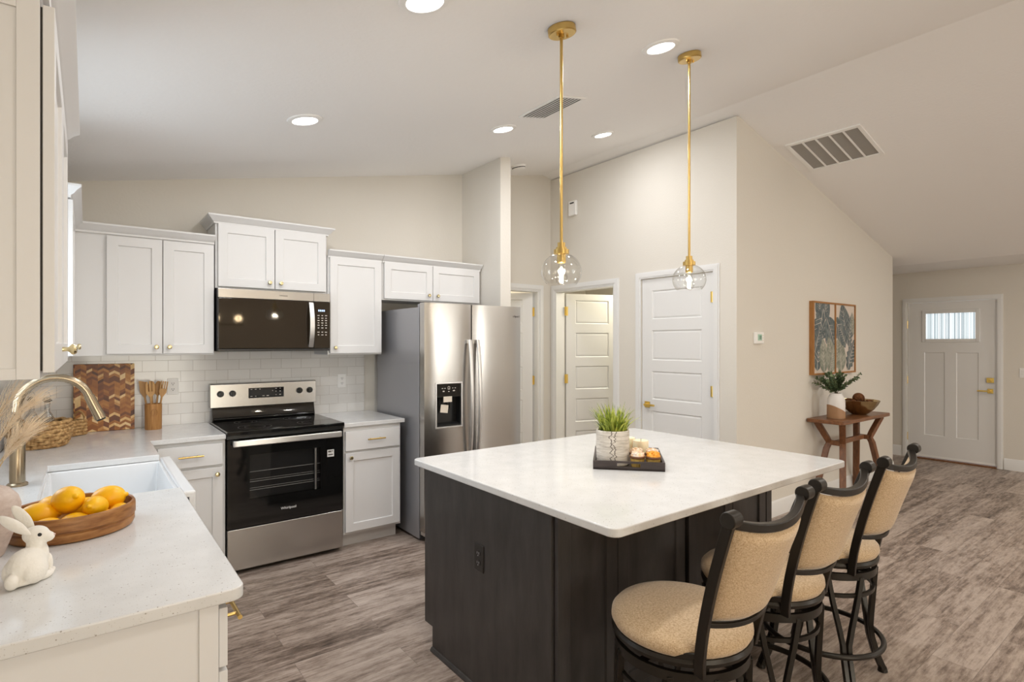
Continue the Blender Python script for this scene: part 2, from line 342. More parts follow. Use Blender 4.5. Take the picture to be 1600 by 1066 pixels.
def lathe(bm, prof, c=(0,0,0), n=32, sx=1.0, sy=1.0, cap=True):
    rings = []
    for r, z in prof:
        if r < 1e-6: rings.append([bm.verts.new((c[0], c[1], c[2]+z))])
        else: rings.append([bm.verts.new((c[0]+r*sx*math.cos(2*PI*i/n), c[1]+r*sy*math.sin(2*PI*i/n), c[2]+z)) for i in range(n)])
    for a, b in zip(rings[:-1], rings[1:]):
        for i in range(n):
            j = (i+1) % n
            if len(a) == 1 and len(b) == 1: continue
            if len(a) == 1: bm.faces.new((a[0], b[j], b[i]))
            elif len(b) == 1: bm.faces.new((a[i], a[j], b[0]))
            else: bm.faces.new((a[i], a[j], b[j], b[i]))
    if cap:
        if len(rings[0]) > 1: bm.faces.new(rings[0][::-1])
        if len(rings[-1]) > 1: bm.faces.new(rings[-1])
def sweep(bm, pts, sec, closed=False, up=(0,0,1), scale=None):
    """sweep a 2-D section (side, up) along a 3-D path"""
    pts = [Vector(p) for p in pts]; n = len(pts); up = Vector(up); rings = []
    for i, p in enumerate(pts):
        if closed: t = pts[(i+1)%n] - pts[i-1]
        else: t = pts[min(i+1, n-1)] - pts[max(i-1, 0)]
        t.normalize(); s = t.cross(up)
        if s.length < 1e-4: s = t.cross(Vector((0,1,0)))
        s.normalize(); u = s.cross(t); k = scale[i] if scale else 1.0
        rings.append([bm.verts.new(p + s*a*k + u*b*k) for a, b in sec])
    m = len(sec)
    for i in range(n if closed else n-1):
        A, B = rings[i], rings[(i+1)%n]
        for j in range(m): bm.faces.new((A[j], B[j], B[(j+1)%m], A[(j+1)%m]))
    if not closed: bm.faces.new(rings[0]); bm.faces.new(rings[-1][::-1])
def csec(r, n=12): return [(r*math.cos(2*PI*i/n), r*math.sin(2*PI*i/n)) for i in range(n)]
def rsec(a, b): return [(-a/2,-b/2),(a/2,-b/2),(a/2,b/2),(-a/2,b/2)]
def tube(bm, pts, r, n=12, closed=False, scale=None): sweep(bm, pts, csec(r, n), closed, scale=scale)
def prism(bm, poly, a0, a1, axis='z'):
    def P(p, a): return (p[0], p[1], a) if axis == 'z' else ((p[0], a, p[1]) if axis == 'y' else (a, p[0], p[1]))
    A = [bm.verts.new(P(p, a0)) for p in poly]; B = [bm.verts.new(P(p, a1)) for p in poly]; n = len(poly)
    for i in range(n): bm.faces.new((A[i], A[(i+1)%n], B[(i+1)%n], B[i]))
    bm.faces.new(A[::-1]); bm.faces.new(B)
def profile_run(bm, path, prof, side=1):
    """moulding: profile (out, z) carried along an XY path with mitred corners; side=1 puts 'out' to the right of travel"""
    n = len(path); rings = []
    for i in range(n):
        d = []
        if i > 0: d.append((Vector(path[i]) - Vector(path[i-1])).to_2d().normalized())
        if i < n-1: d.append((Vector(path[i+1]) - Vector(path[i])).to_2d().normalized())
        ns = [Vector((t.y, -t.x)) * side for t in d]
        if len(ns) == 2: mv = (ns[0] + ns[1]) / (1 + ns[0].dot(ns[1]))
        else: mv = ns[0]
        rings.append([bm.verts.new((path[i][0] + mv.x*o, path[i][1] + mv.y*o, z)) for o, z in prof])
    m = len(prof)
    for A, B in zip(rings[:-1], rings[1:]):
        for j in range(m): bm.faces.new((A[j], A[(j+1)%m], B[(j+1)%m], B[j]))
    bm.faces.new(rings[0]); bm.faces.new(rings[-1][::-1])
def ellipsoid(bm, c, r, rot=None, n=16, m=10):
    mtx = (rot.to_4x4() if rot else Matrix.Identity(4))
    res = bmesh.ops.create_uvsphere(bm, u_segments=n, v_segments=m, radius=1.0)
    T = Matrix.Translation(Vector(c)) @ mtx @ Matrix.Diagonal((*r, 1))
    bmesh.ops.transform(bm, matrix=T, verts=res['verts'])
def xform(bm, T, start=0):
    bm.verts.ensure_lookup_table()
    bmesh.ops.transform(bm, matrix=T, verts=bm.verts[start:])

def obj(name, bm, m, parent=None, smooth=False, bevel=0.0, seg=2, auto=None):
    bmesh.ops.recalc_face_normals(bm, faces=bm.faces)
    me = bpy.data.meshes.new(name); bm.to_mesh(me); bm.free()
    me.materials.append(m)
    if smooth or bevel or auto:
        for p in me.polygons: p.use_smooth = True
        me.set_sharp_from_angle(angle=R(auto or 40))
    o = bpy.data.objects.new(name, me); COL.objects.link(o)
    if parent: o.parent = parent
    if bevel:
        b = o.modifiers.new('bevel', 'BEVEL'); b.width = bevel; b.segments = seg; b.limit_method = 'ANGLE'; b.angle_limit = R(40)
        b.harden_normals = True
    return o
def thing(name, label, cat, loc=(0,0,0), rz=0.0, group=None):
    o = bpy.data.objects.new(name, None); COL.objects.link(o); o.location = loc; o.rotation_euler = (0, 0, rz)
    o.empty_display_size = 0.1
    return tag(o, label, cat, group)
def tag(o, label, cat, group=None):
    o['label'] = label; o['category'] = cat
    if group: o['group'] = group
    return o
def struct(o): o['kind'] = 'structure'; return o
def plabel(o, s): o['label'] = s; return o
def dup(root, label, loc=None, rz=None):
    r = root.copy(); COL.objects.link(r); r['label'] = label
    if loc is not None: r.location = loc
    if rz is not None: r.rotation_euler = (0, 0, rz)
    for ch in list(root.children):
        c = ch.copy(); COL.objects.link(c); c.parent = r
        for g in list(ch.children):
            d = g.copy(); COL.objects.link(d); d.parent = c
    return r
def text_bm(s, size, T):
    cu = bpy.data.curves.new('lettering', 'FONT'); cu.body = s; cu.size = size; cu.extrude = 0.0004; cu.align_x = 'CENTER'; cu.align_y = 'CENTER'
    o = bpy.data.objects.new('lettering', cu); COL.objects.link(o)
    dg = bpy.context.evaluated_depsgraph_get(); me = bpy.data.meshes.new_from_object(o.evaluated_get(dg))
    bm = BM(); bm.from_mesh(me); bpy.data.objects.remove(o); bpy.data.curves.remove(cu); bpy.data.meshes.remove(me)
    xform(bm, T); return bm
FACE_F = Matrix.Rotation(R(90), 4, 'X')     # XY lettering stood up to face -y

# shaker door / drawer front; local: x width, front at y=0 facing -y, thickness t behind
def shaker(bm, x0, x1, z0, z1, y=0.0, t=0.02, rail=0.058, depth=0.009):
    v, f = box(bm, x0, x1, y, y+t, z0, z1)
    if rail:
        bm.normal_update()
        bmesh.ops.inset_region(bm, faces=[f[2]], thickness=rail, use_even_offset=True); bm.normal_update()
        bmesh.ops.inset_region(bm, faces=[f[2]], thickness=0.0025, use_even_offset=True)
        bmesh.ops.translate(bm, vec=(0, depth, 0), verts=f[2].verts)
def knob_bm(x, z, y=0.0):
    bm = BM(); prof = [(0.006,0),(0.005,0.010),(0.0075,0.014),(0.0135,0.019),(0.0145,0.024),(0.011,0.029),(0,0.031)]
    lathe(bm, prof, n=20); xform(bm, Matrix.Translation((x, y, z)) @ Matrix.Rotation(R(90), 4, 'X')); return bm
def pull_bm(x, z, y=0.0, w=0.137, vert=False):
    bm = BM()
    cyl(bm, (-w/2, -0.032, 0), (w/2, -0.032, 0), 0.0055, n=14)
    for s in (-1, 1): cyl(bm, (s*w*0.28, 0, 0), (s*w*0.28, -0.032, 0), 0.0042, n=12)
    T = Matrix.Translation((x, y, z)) @ (Matrix.Rotation(R(90), 4, 'Y') if vert else Matrix.Identity(4))
    xform(bm, T); return bm

# ------------------------------------------------------------------ room shell
KX, KA, KB = 4.0, 2.553, 0.2003        # kitchen ceiling z = KA + KB x up to the ridge at x = KX
def kz(x): return KA + KB*x
ZR = kz(KX); SB = 0.2516                # living-room slope
def cz(x): return kz(x) if x <= KX else max(2.42, ZR - SB*(x-KX))
XF = KX + (ZR - 2.42)/SB
EX, EY = 8.62, 2.43                     # entry wall x, console wall y
DX, HY, RY, LX = 4.12, 4.67, 4.58, -0.37
REAR = -5.0

bm = BM(); box(bm, LX-0.12, EX+0.12, REAR-0.12, 6.6, -0.1, 0.0); struct(obj('floor', bm, M['floor']))
bm = BM()
prism(bm, [(LX-0.12, kz(LX-0.12)), (KX, ZR), (XF, 2.42), (EX+0.12, 2.42), (EX+0.12, 2.56), (XF, 2.56), (KX, ZR+0.14), (LX-0.12, kz(LX-0.12)+0.14)], REAR-0.12, HY+0.12, 'y')
struct(obj('ceiling', bm, M['ceiling']))
# range wall and hall wall with opening for door_1
bm = BM(); prism(bm, [(LX-0.12,0),(2.90,0),(2.90,kz(2.90)),(LX-0.12,kz(LX-0.12))], RY, RY+0.12, 'y'); struct(obj('wall_range', bm, M['wall']))
bm = BM(); prism(bm, [(2.897,0),(3.01,0),(3.01,kz(3.01)),(2.897,kz(2.897))], 3.95, HY+0.1, 'y'); struct(obj('wall_partition', bm, M['wall']))
D1a, D1b, DT = 3.19, 3.95, 2.075
bm = BM()
prism(bm, [(3.01,0),(D1a,0),(D1a,DT),(3.01,DT)], HY, HY+0.12, 'y'); prism(bm, [(D1b,0),(DX+0.12,0),(DX+0.12,DT),(D1b,DT)], HY, HY+0.12, 'y')
prism(bm, [(3.01,DT),(DX+0.12,DT),(DX+0.12,cz(DX+0.12)),(KX,ZR),(3.01,kz(3.01))], HY, HY+0.12, 'y')
struct(obj('wall_hall', bm, M['wall']))
# wall with doors 2 and 3
D2a, D2b = 3.72, 4.59; D3a, D3b = 2.638, 3.392
bm = BM(); zt = cz(DX+0.06)
for a, b in ((EY, D3a), (D3b, D2a), (D2b, HY)): box(bm, DX, DX+0.12, a, b, 0, 2.095)
box(bm, DX, DX+0.12, EY, HY, 2.095, zt)
struct(obj('wall_doors', bm, M['wall_white']))
CX = 7.42
bm = BM(); prism(bm, [(DX+0.12,0),(CX,0),(CX,cz(CX)),(DX+0.12,cz(DX+0.12))], EY, EY+0.12, 'y'); box(bm, CX-0.12, CX, EY+0.12, 4.0, 0, 2.5); struct(obj('wall_console', bm, M['wall']))
E0, E1, ET = 1.742, 2.655, 2.025
bm = BM()
box(bm, EX, EX+0.12, REAR, E0, 0, 2.42); box(bm, EX, EX+0.12, E1, 4.12, 0, 2.42); box(bm, EX, EX+0.12, E0, E1, ET, 2.42)
struct(obj('wall_entry', bm, M['wall']))
bm = BM(); box(bm, CX-0.12, EX+0.12, 4.0, 4.12, 0, 2.45); struct(obj('wall_entry_nook', bm, M['wall']))
WY0, WY1, WZ0, WZ1 = 2.44, 3.26, 1.13, 2.08
bm = BM()
box(bm, LX-0.12, LX, REAR, WY0, 0, kz(LX)); box(bm, LX-0.12, LX, WY1, RY, 0, kz(LX)); box(bm, LX-0.12, LX, WY0, WY1, 0, WZ0); box(bm, LX-0.12, LX, WY0, WY1, WZ1, kz(LX))
struct(obj('wall_left', bm, M['wall']))
bm = BM(); RXa, RXb, RXc, RXd = -0.1, 1.9, 5.5, 7.3
def rear_poly(x0, x1, z0):
    xs = [x0] + [x for x in (KX, XF) if x0 < x < x1] + [x1]
    return [(x0, z0), (x1, z0)] + [(x, cz(x)) for x in xs[::-1]]
prism(bm, rear_poly(LX, RXa, 0), REAR-0.12, REAR, 'y'); prism(bm, rear_poly(RXa, RXb, 2.15), REAR-0.12, REAR, 'y'); prism(bm, rear_poly(RXb, RXc, 0), REAR-0.12, REAR, 'y')
prism(bm, rear_poly(RXc, RXd, 2.15), REAR-0.12, REAR, 'y'); box(bm, RXc, RXd, REAR-0.12, REAR, 0, 0.85); prism(bm, rear_poly(RXd, EX, 0), REAR-0.12, REAR, 'y')
struct(obj('wall_rear', bm, M['wall']))
# rooms behind doors 1 and 2
bm = BM(); box(bm, 2.4, 6.5, 6.4, 6.5, 0, 2.46); struct(obj('wall_bedroom_back', bm, M['wall']))
bm = BM(); box(bm, 6.4, 6.5, EY+0.12, 6.4, 0, 2.46); struct(obj('wall_bedroom_side', bm, M['wall']))
bm = BM(); box(bm, 4.02, 4.24, HY+0.12, 6.4, 0, 2.46); struct(obj('wall_bedroom_divider', bm, M['wall']))
bm = BM(); box(bm, 2.4, 2.5, RY+0.12, 6.4, 0, 2.46); struct(obj('wall_closet_side', bm, M['wall']))
bm = BM(); box(bm, 2.4, 6.5, HY+0.12, 6.5, 2.46, 2.52); box(bm, DX+0.12, 6.5, EY+0.12, HY+0.12, 2.46, 2.52); struct(obj('ceiling_bedroom', bm, M['ceiling']))
point('bedroom_lamp_light', (5.1, 4.0, 2.2), 26, (1.0, 0.93, 0.72), 0.15)
point('closet_lamp_light', (3.1, 5.6, 2.2), 16, (1.0, 0.93, 0.74), 0.15)

# ---- window over the sink and unseen rear glazing added for its light
def window(name, axis, a0, a1, z0, z1, d0, d1, mull):
    w = bpy.data.objects.new(name, None); COL.objects.link(w); struct(w)
    def B(bm, a, b, c, d, e=d0, f=d1):
        if axis == 'y': box(bm, e, f, a, b, c, d)
        else: box(bm, a, b, e, f, c, d)
    bm = BM(); t = 0.045
    B(bm, a0, a1, z0, z0+t); B(bm, a0, a1, z1-t, z1); B(bm, a0, a0+t, z0+t, z1-t); B(bm, a1-t, a1, z0+t, z1-t)
    for q in mull:
        if q[0] == 'h': B(bm, a0+t, a1-t, q[1]-0.02, q[1]+0.02)
        else: B(bm, q[1]-0.03, q[1]+0.03, z0+t, z1-t)
    obj('window_frame', bm, M['trim'], w)
    bm = BM(); m_ = (d0+d1)/2; B(bm, a0+t, a1-t, z0+t, z1-t, m_-0.003, m_+0.003); obj('window_pane', bm, M['pane'], w); return w
window('window_1', 'y', WY0, WY1, WZ0, WZ1, LX-0.085, LX-0.035, [('h', 1.6)])
window('added_rear_door', 'x', RXa, RXb, 0.0, 2.15, REAR-0.09, REAR-0.03, [('v', 0.9)])  # unseen glazed door, added for the warm fill
window('added_rear_window', 'x', RXc, RXd, 0.85, 2.15, REAR-0.09, REAR-0.03, [('v', 6.4)])  # unseen window, added for the second fill

# ---- tile backsplash
bm = BM(); box(bm, LX+0.008, 1.90, RY-0.008, RY, 0.905, 1.43); struct(obj('wall_range_tile', bm, M['tile_x']))
bm = BM()
box(bm, LX, LX+0.008, 1.43, RY, 0.905, WZ0); box(bm, LX, LX+0.008, 1.43, WY0, WZ0, 1.43); box(bm, LX, LX+0.008, WY1, RY, WZ0, 1.43)
struct(obj('wall_left_tile', bm, M['tile_y']))

# ---- baseboards and casings
def bprof(h=0.135, t=0.014): return [(0,0),(t,0),(t,h*0.72),(t*0.75,h*0.78),(t*0.75,h*0.86),(t*0.35,h*0.95),(0,h)]
def baseboard(name, path, side=1): bm = BM(); profile_run(bm, path, bprof(), side); struct(obj(name, bm, M['trim'], auto=30))
baseboard('baseboard_console', [(DX+0.0, EY), (CX, EY)])
baseboard('baseboard_entry_left', [(EX, 3.99), (EX, E1+0.065)])
baseboard('baseboard_entry_right', [(EX, E0-0.065), (EX, REAR+0.02)])
baseboard('baseboard_doors', [(DX, D2a-0.09), (DX, D3b+0.07)])
baseboard('baseboard_corner', [(DX, D3a-0.07), (DX, EY)])
baseboard('baseboard_partition', [(3.01, HY), (3.01, 3.95), (2.897, 3.95)], -1)
def casing(name, axis, pos, a0, a1, zt, w=0.06, sgn=-1, t=0.016, left=True, right=True):
    """stepped door casing around an opening; axis = direction the wall runs"""
    bm = BM()
    for k, (w0, w1, tt) in enumerate(((0, w, t*0.6), (w*0.22, w*0.80, t), )):
        def B(u0, u1, z0, z1):
            p0, p1 = sorted((pos, pos + sgn*tt))
            if axis == 'x': box(bm, u0, u1, p0, p1, z0, z1)
            else: box(bm, p0, p1, u0, u1, z0, z1)
        if left: B(a0-w1, a0-w0, 0, zt+w1)
        if right: B(a1+w0, a1+w1, 0, zt+w1)
        B(a0-w0, a1+w0, zt+w0, zt+w1)
    return struct(obj(name, bm, M['trim']))
casing('trim_1', 'x', HY, D1a, D1b, DT-0.005, 0.06)
casing('trim_2', 'y', DX, D2a, D2b, DT-0.005, 0.06)
casing('trim_3', 'y', DX, D3a, D3b, 2.09, 0.06)
casing('trim_4', 'y', EX, E0, E1, ET, 0.055)
def jamb(name, axis, pos0, pos1, a0, a1, zt, t=0.018):
    bm = BM()
    def B(u0, u1, z0, z1):
        if axis == 'x': box(bm, u0, u1, pos0, pos1, z0, z1)
        else: box(bm, pos0, pos1, u0, u1, z0, z1)
    B(a0, a0+t, 0, zt); B(a1-t, a1, 0, zt); B(a0+t, a1-t, zt-t, zt)
    return struct(obj(name, bm, M['trim']))
jamb('trim_5', 'x', HY-0.004, HY+0.124, D1a, D1b, DT)
jamb('trim_6', 'y', DX-0.004, DX+0.124, D2a, D2b, DT)

# ---- panel doors (local: hinge edge at x=0, slab to x=w, front face at y=0 looking -y)
def panel_slab(w, h, panels, t=0.035, stile=0.112):
    bm = BM(); xs = [0, stile, w-stile, w]; zs = [0.0]
    for a, b in panels: zs += [a, b]
    zs.append(h)
    for yy, fl in ((0, 1), (t, -1)):
        V = [[bm.verts.new((x, yy, z)) for z in zs] for x in xs]; ins = []
        for i in range(3):
            for j in range(len(zs)-1):
                f = bm.faces.new((V[i][j], V[i+1][j], V[i+1][j+1], V[i][j+1]))
                if i == 1 and j % 2 == 1: ins.append(f)
        bm.normal_update()
        for f in ins:
            bmesh.ops.inset_region(bm, faces=[f], thickness=0.010, use_even_offset=True)
            bmesh.ops.translate(bm, vec=(0, 0.010*fl, 0), verts=f.verts)
            bmesh.ops.inset_region(bm, faces=[f], thickness=0.014, use_even_offset=True)
            bmesh.ops.translate(bm, vec=(0, -0.006*fl, 0), verts=f.verts)
        if fl == 1: F = V
        else:
            for i in range(3):
                for j in (0, len(zs)-1): bm.faces.new((F[i][j], F[i+1][j], V[i+1][j], V[i][j]))
            for j in range(len(zs)-1):
                for i in (0, 3): bm.faces.new((F[i][j], F[i][j+1], V[i][j+1], V[i][j]))
    return bm
P5 = [(0.22,0.50),(0.60,0.86),(0.965,1.225),(1.325,1.60),(1.70,1.965)]
def hinge_bm(z, w=0.022, y=-0.012):
    bm = BM()
    box(bm, -w*0.9, w*0.9, y+0.006, y+0.012, z-0.05, z+0.05)
    cyl(bm, (0, y, z-0.045), (0, y, z+0.045), 0.007, n=12); return bm
def lever_bm(s=1):
    bm = BM(); box(bm, -0.028, 0.028, -0.010, 0, -0.028, 0.028); cyl(bm, (0,-0.008,0), (0,-0.05,0), 0.011, n=14)
    box(bm, min(0, s*0.115), max(0, s*0.115), -0.058, -0.046, -0.009, 0.009); return bm
def dmove(o, x, y, z):
    for v in o.data.vertices: v.co += Vector((x, y, z))
def place_door(name, loc, rz, w, h, panels, hinges, lever=None, sgn=1):
    d = bpy.data.objects.new(name, None); COL.objects.link(d); struct(d); d.location = loc; d.rotation_euler = (0, 0, rz)
    bm = panel_slab(w, h, panels)
    obj('door_slab', bm, M['trim'], d)
    for z in hinges: obj('hinge', hinge_bm(z), M['gold_bright'], d)
    if lever:
        o = obj('door_lever', lever_bm(-1), M['gold_bright'], d, bevel=0.003); dmove(o, lever[0], 0, lever[1])
    return d
# door_1: opens away behind the hall wall, hinged on its right
place_door('door_1', (D1b-0.022, HY+0.09, 0.012), R(180-33), 0.72, 2.035, P5, [], None)
d1 = bpy.data.objects['door_1']
# seen from the hall the far face shows, so the slab keeps both faces panelled
for z in (1.84, 1.085, 0.3):
    bm = BM(); box(bm, D1b-0.044, D1b-0.002, HY+0.062, HY+0.068, z-0.05, z+0.05); cyl(bm, (D1b-0.022, HY+0.06, z-0.045), (D1b-0.022, HY+0.06, z+0.045), 0.008, n=12)
    o = obj('hinge', bm, M['gold_bright'], d1); o.matrix_parent_inverse = Matrix.LocRotScale(d1.location, d1.rotation_euler, None).inverted()
place_door('door_2', (DX+0.135, D2b-0.03, 0.012), R(-20), 0.64, 2.035, P5, [1.84, 1.085, 0.3], None)
# door_3 closed in its frame: hinged on the right (small y), lever on the left
place_door('door_3', (DX+0.012, D3a+0.004+0.746, 0.012), R(-90), 0.746, 2.075, P5, [], None)
d3 = bpy.data.objects['door_3']
for z in (1.865, 1.08, 0.3):
    bm = BM(); cyl(bm, (0.744, -0.016, z-0.045), (0.744, -0.016, z+0.045), 0.008, n=12); box(bm, 0.725, 0.76, -0.014, -0.010, z-0.045, z+0.045); obj('hinge', bm, M['gold_bright'], d3)
bm = lever_bm(1); xform(bm, Matrix.Translation((0.062, 0, 0.915))); obj('door_lever', bm, M['gold_bright'], d3, bevel=0.002)
# door_4: entry door
d4 = bpy.data.objects.new('door_4', None); COL.objects.link(d4); struct(d4); d4.location = (EX+0.02, E1-0.004, 0.022); d4.rotation_euler = (0, 0, R(-90))
w4 = E1-E0-0.008
bm = BM(); a, b = 0.185, 0.715; gz0, gz1 = 1.515, 1.865
V, fcs = [], []
xs = [0, 0.177, 0.395, 0.511, 0.731, w4]; zs = [0, 0.285, 1.355, 2.0]
for (x0, x1, z0, z1) in ((0,a,gz0,gz1),(b,w4,gz0,gz1),(0,w4,gz1,2.0)): box(bm, x0, x1, 0, 0.04, z0, z1)
for i in range(5):
    for j, (z0, z1) in enumerate(((0,0.285),(0.285,1.355),(1.355,gz0))):
        v, f = box(bm, xs[i], xs[i+1], 0, 0.04, z0, z1)
        if j == 1 and i in (1, 3):
            bm.normal_update()
            bmesh.ops.inset_region(bm, faces=[f[2]], thickness=0.008, use_even_offset=True); bmesh.ops.translate(bm, vec=(0, 0.008, 0), verts=f[2].verts)
obj('door_slab', bm, M['trim'], d4)
bm = BM(); t = 0.03
for (x0, x1, z0, z1) in ((a-t,a+0.012,gz0-t,gz1+t),(b-0.012,b+t,gz0-t,gz1+t),(a,b,gz0-t,gz0+0.012),(a,b,gz1-0.012,gz1+t)): box(bm, x0, x1, -0.012, 0.0, z0, z1)
obj('glass_frame', bm, M['trim'], d4, bevel=0.004)
bm = BM(); box(bm, a, b, 0.016, 0.024, gz0, gz1); obj('glass_pane', bm, M['frosted'], d4)
for z in (1.72, 0.99, 0.25):
    bm = BM(); cyl(bm, (-0.006, -0.012, z-0.05), (-0.006, -0.012, z+0.05), 0.008, n=12); obj('hinge', bm, M['gold'], d4)
bm = BM(); box(bm, 0.81, 0.878, -0.018, 0, 0.995, 1.055); cyl(bm, (0.844, -0.018, 1.025), (0.844, -0.032, 1.025), 0.016, n=16); box(bm, 0.828, 0.86, -0.042, -0.03, 1.021, 1.029); obj('deadbolt', bm, M['gold_bright'], d4, bevel=0.003)
bm = lever_bm(-1); xform(bm, Matrix.Translation((0.844, 0, 0.895))); obj('door_lever', bm, M['gold_bright'], d4, bevel=0.003)
bm = BM(); box(bm, 0, w4, -0.004, 0.0, 0.0, 0.025); obj('door_sweep', bm, M['plate'], d4)
bm = BM(); box(bm, EX-0.04, EX+0.12, E0, E1, 0, 0.018); struct(obj('trim_7', bm, M['walnut']))

# ------------------------------------------------------------------ kitchen cabinets
CROWN = [(0,-0.04),(0.010,-0.04),(0.012,-0.028),(0.022,-0.022),(0.034,-0.006),(0.046,0.004),(0.050,0.008),(0.050,0.018),(0,0.018)]
def upper(name, label, loc, rz, w, d, z0, z1, doors, knobs, crown_z=None, cl=True, cr=True, end_panel=False, filler=0.0):
    """local: x along the wall from 0 to w, carcass front at y=0, wall at y=d; doors sit at y<0"""
    t = thing(name, label, 'cabinet', loc, rz, None)
    bm = BM(); box(bm, 0, w, 0, d, z0, z1); obj('carcass', bm, M['cab'], t, bevel=0.0015)
    for (x0, x1), kn in zip(doors, knobs):
        bm = BM(); shaker(bm, x0, x1, z0+0.012, z1-0.012, -0.0225, 0.019); dd = obj('cabinet_door', bm, M['cab'], t, bevel=0.0015)
        if kn: obj('knob', knob_bm(kn, z0+0.055, -0.0225), M['knob_gold'], dd, smooth=True)
        bm = BM(); box(bm, x0+0.004, x1-0.004, -0.0035, 0.0, z0+0.016, z1-0.016); obj('door_gap_shade', bm, M['gap_shade'], t)  # dark sheet put in as the shade behind the door
    if end_panel:
        bm = BM(); s = 0.035
        for (y0, y1, q0, q1) in ((0.0, s, z0, z1), (d-s, d, z0, z1), (s, d-s, z0, z0+0.022), (s, d-s, z1-s, z1)): box(bm, -0.006, 0, y0, y1, q0, q1)
        obj('end_panel', bm, M['cab'], t, bevel=0.001)
    if crown_z:
        prof = [(o, z + crown_z - 0.018) for o, z in CROWN]
        path = ([(0, d-0.001)] if cl else []) + [(0, -0.004), (w, -0.004)] + ([(w, d-0.001)] if cr else [])
        bm = BM(); profile_run(bm, path, prof, 1); obj('crown_molding', bm, M['cab'], t, auto=25)
    return t
UZ0, UZ1 = 1.413, 2.172
# left wall run (front faces +x): rotated so that local -y looks to +x
LF = -0.0725
upper('wall_cabinet', 'tall white shaker wall cabinet at the left picture edge with cream end panel', (LF, 1.43, 0), R(90), 0.965, LF-LX-0.009, 1.42, UZ1, [(0.004, 0.478), (0.486, 0.961)], [0.435, 0.53], 2.225, True, True, True)
upper('wall_cabinet', 'white wall cabinet in the corner seen edge-on past the sink window', (LF, 3.29, 0), R(90), RY-0.34-3.29, LF-LX-0.009, 1.42, UZ1, [(0.004, 0.60)], [0.05], 2.225, True, False, False)
# range wall run (front faces -y)
UF = 4.258
def ub(n, lab, x0, x1, z0, z1, doors, knobs, cz_, cl, cr, d=RY-UF-0.009): return upper(n, lab, (x0, UF, 0), 0, x1-x0, d, z0, z1, [(a-x0, b-x0) for a, b in doors], [k-x0 if k else None for k in knobs], cz_, cl, cr)
ub('wall_cabinet', 'white double-door wall cabinet left of the microwave', -0.068, 0.693, UZ0, UZ1, [(0.098, 0.390), (0.395, 0.688)], [0.357, 0.429], 2.225, False, False)
ub('wall_cabinet', 'raised white double-door wall cabinet directly above the microwave', 0.7, 1.465, 1.872, 2.325, [(0.715, 1.081), (1.086, 1.452)], [1.045, 1.122], 2.372, True, True)
ub('wall_cabinet', 'narrow single-door white wall cabinet between microwave and refrigerator', 1.472, 1.915, UZ0-0.01, UZ1, [(1.486, 1.907)], [1.522], 2.212, False, False)
ub('wall_cabinet', 'short white double-door wall cabinet above the refrigerator', 1.918, 2.885, 1.848, UZ1, [(1.934, 2.379), (2.384, 2.867)], [2.338, 2.425], 2.212, False, False)

def base_cab(name, label, loc, rz, w, d, fronts, toe=0.075, toe_h=0.105, top=0.884, end=False, left_stile=0):
    """fronts: list of (kind, x0, x1, z0, z1, hardware)"""
    t = thing(name, label, 'cabinet', loc, rz)
    bm = BM(); box(bm, 0, w, 0, d, toe_h, top); box(bm, 0.003, w-0.003, toe, d, 0, toe_h); obj('carcass', bm, M['cab'], t, bevel=0.001)
    for kind, x0, x1, z0, z1, hw in fronts:
        bm = BM()
        if kind == 'drawer': shaker(bm, x0, x1, z0, z1, -0.0225, 0.019, 0.0); f = obj('drawer_front', bm, M['cab'], t, bevel=0.002)
        else: shaker(bm, x0, x1, z0, z1, -0.0225, 0.019); f = obj('cabinet_door', bm, M['cab'], t, bevel=0.0015)
        if hw:
            if hw[0] == 'knob': obj('knob', knob_bm(hw[1], hw[2], -0.0225), M['knob_gold'], f, smooth=True)
            else: obj('pull_handle', pull_bm(hw[1], hw[2], -0.0225), M['gold'], f, smooth=True)
        bm = BM(); box(bm, x0+0.004, x1-0.004, -0.0035, 0.0, z0+0.004, z1-0.004); obj('front_gap_shade', bm, M['gap_shade'], t)  # dark sheet put in as the shade behind each front
    if end:
        bm = BM(); s = 0.04
        for (y0, y1, q0, q1) in ((0.0, s, toe_h, top), (d-s, d, toe_h, top), (s, d-s, toe_h, toe_h+s)): box(bm, -0.006, 0, y0, y1, q0, q1)
        obj('end_panel', bm, M['cab'], t, bevel=0.001)
    return t
BF = 3.925
base_cab('base_cabinet', 'white base cabinet with drawer and door left of the range', (0.30, BF, 0), 0, 0.402, RY-BF-0.002, [('drawer', 0.036, 0.385, 0.728, 0.862, ('pull', 0.207, 0.797)), ('door', 0.036, 0.385, 0.125, 0.712, ('knob', 0.352, 0.67))])
base_cab('base_cabinet', 'white base cabinet with drawer and door between range and refrigerator', (1.472, BF, 0), 0, 0.448, RY-BF-0.002, [('drawer', 0.010, 0.434, 0.712, 0.852, ('pull', 0.235, 0.787)), ('door', 0.010, 0.434, 0.125, 0.695, ('knob', 0.045, 0.664))])
SF = 0.245                                            # sink run carcass front (looks +x)
base_cab('base_cabinet', 'cream end-panelled base cabinet under the near end of the sink counter', (SF, 1.452, 0), R(90), 1.08, SF-LX-0.002, [('drawer', 0.012, 0.53, 0.722, 0.862, ('pull', 0.105, 0.818)), ('door', 0.012, 0.53, 0.125, 0.712, None), ('drawer', 0.55, 1.068, 0.722, 0.862, ('pull', 0.80, 0.79)), ('door', 0.55, 1.068, 0.125, 0.712, ('knob', 0.60, 0.66))], end=True)
base_cab('base_cabinet', 'white base cabinet hidden below the white apron sink', (SF, 2.535, 0), R(90), 0.90, SF-LX-0.002, [('door', 0.012, 0.446, 0.125, 0.60, None), ('door', 0.454, 0.888, 0.125, 0.60, None)], top=0.63)
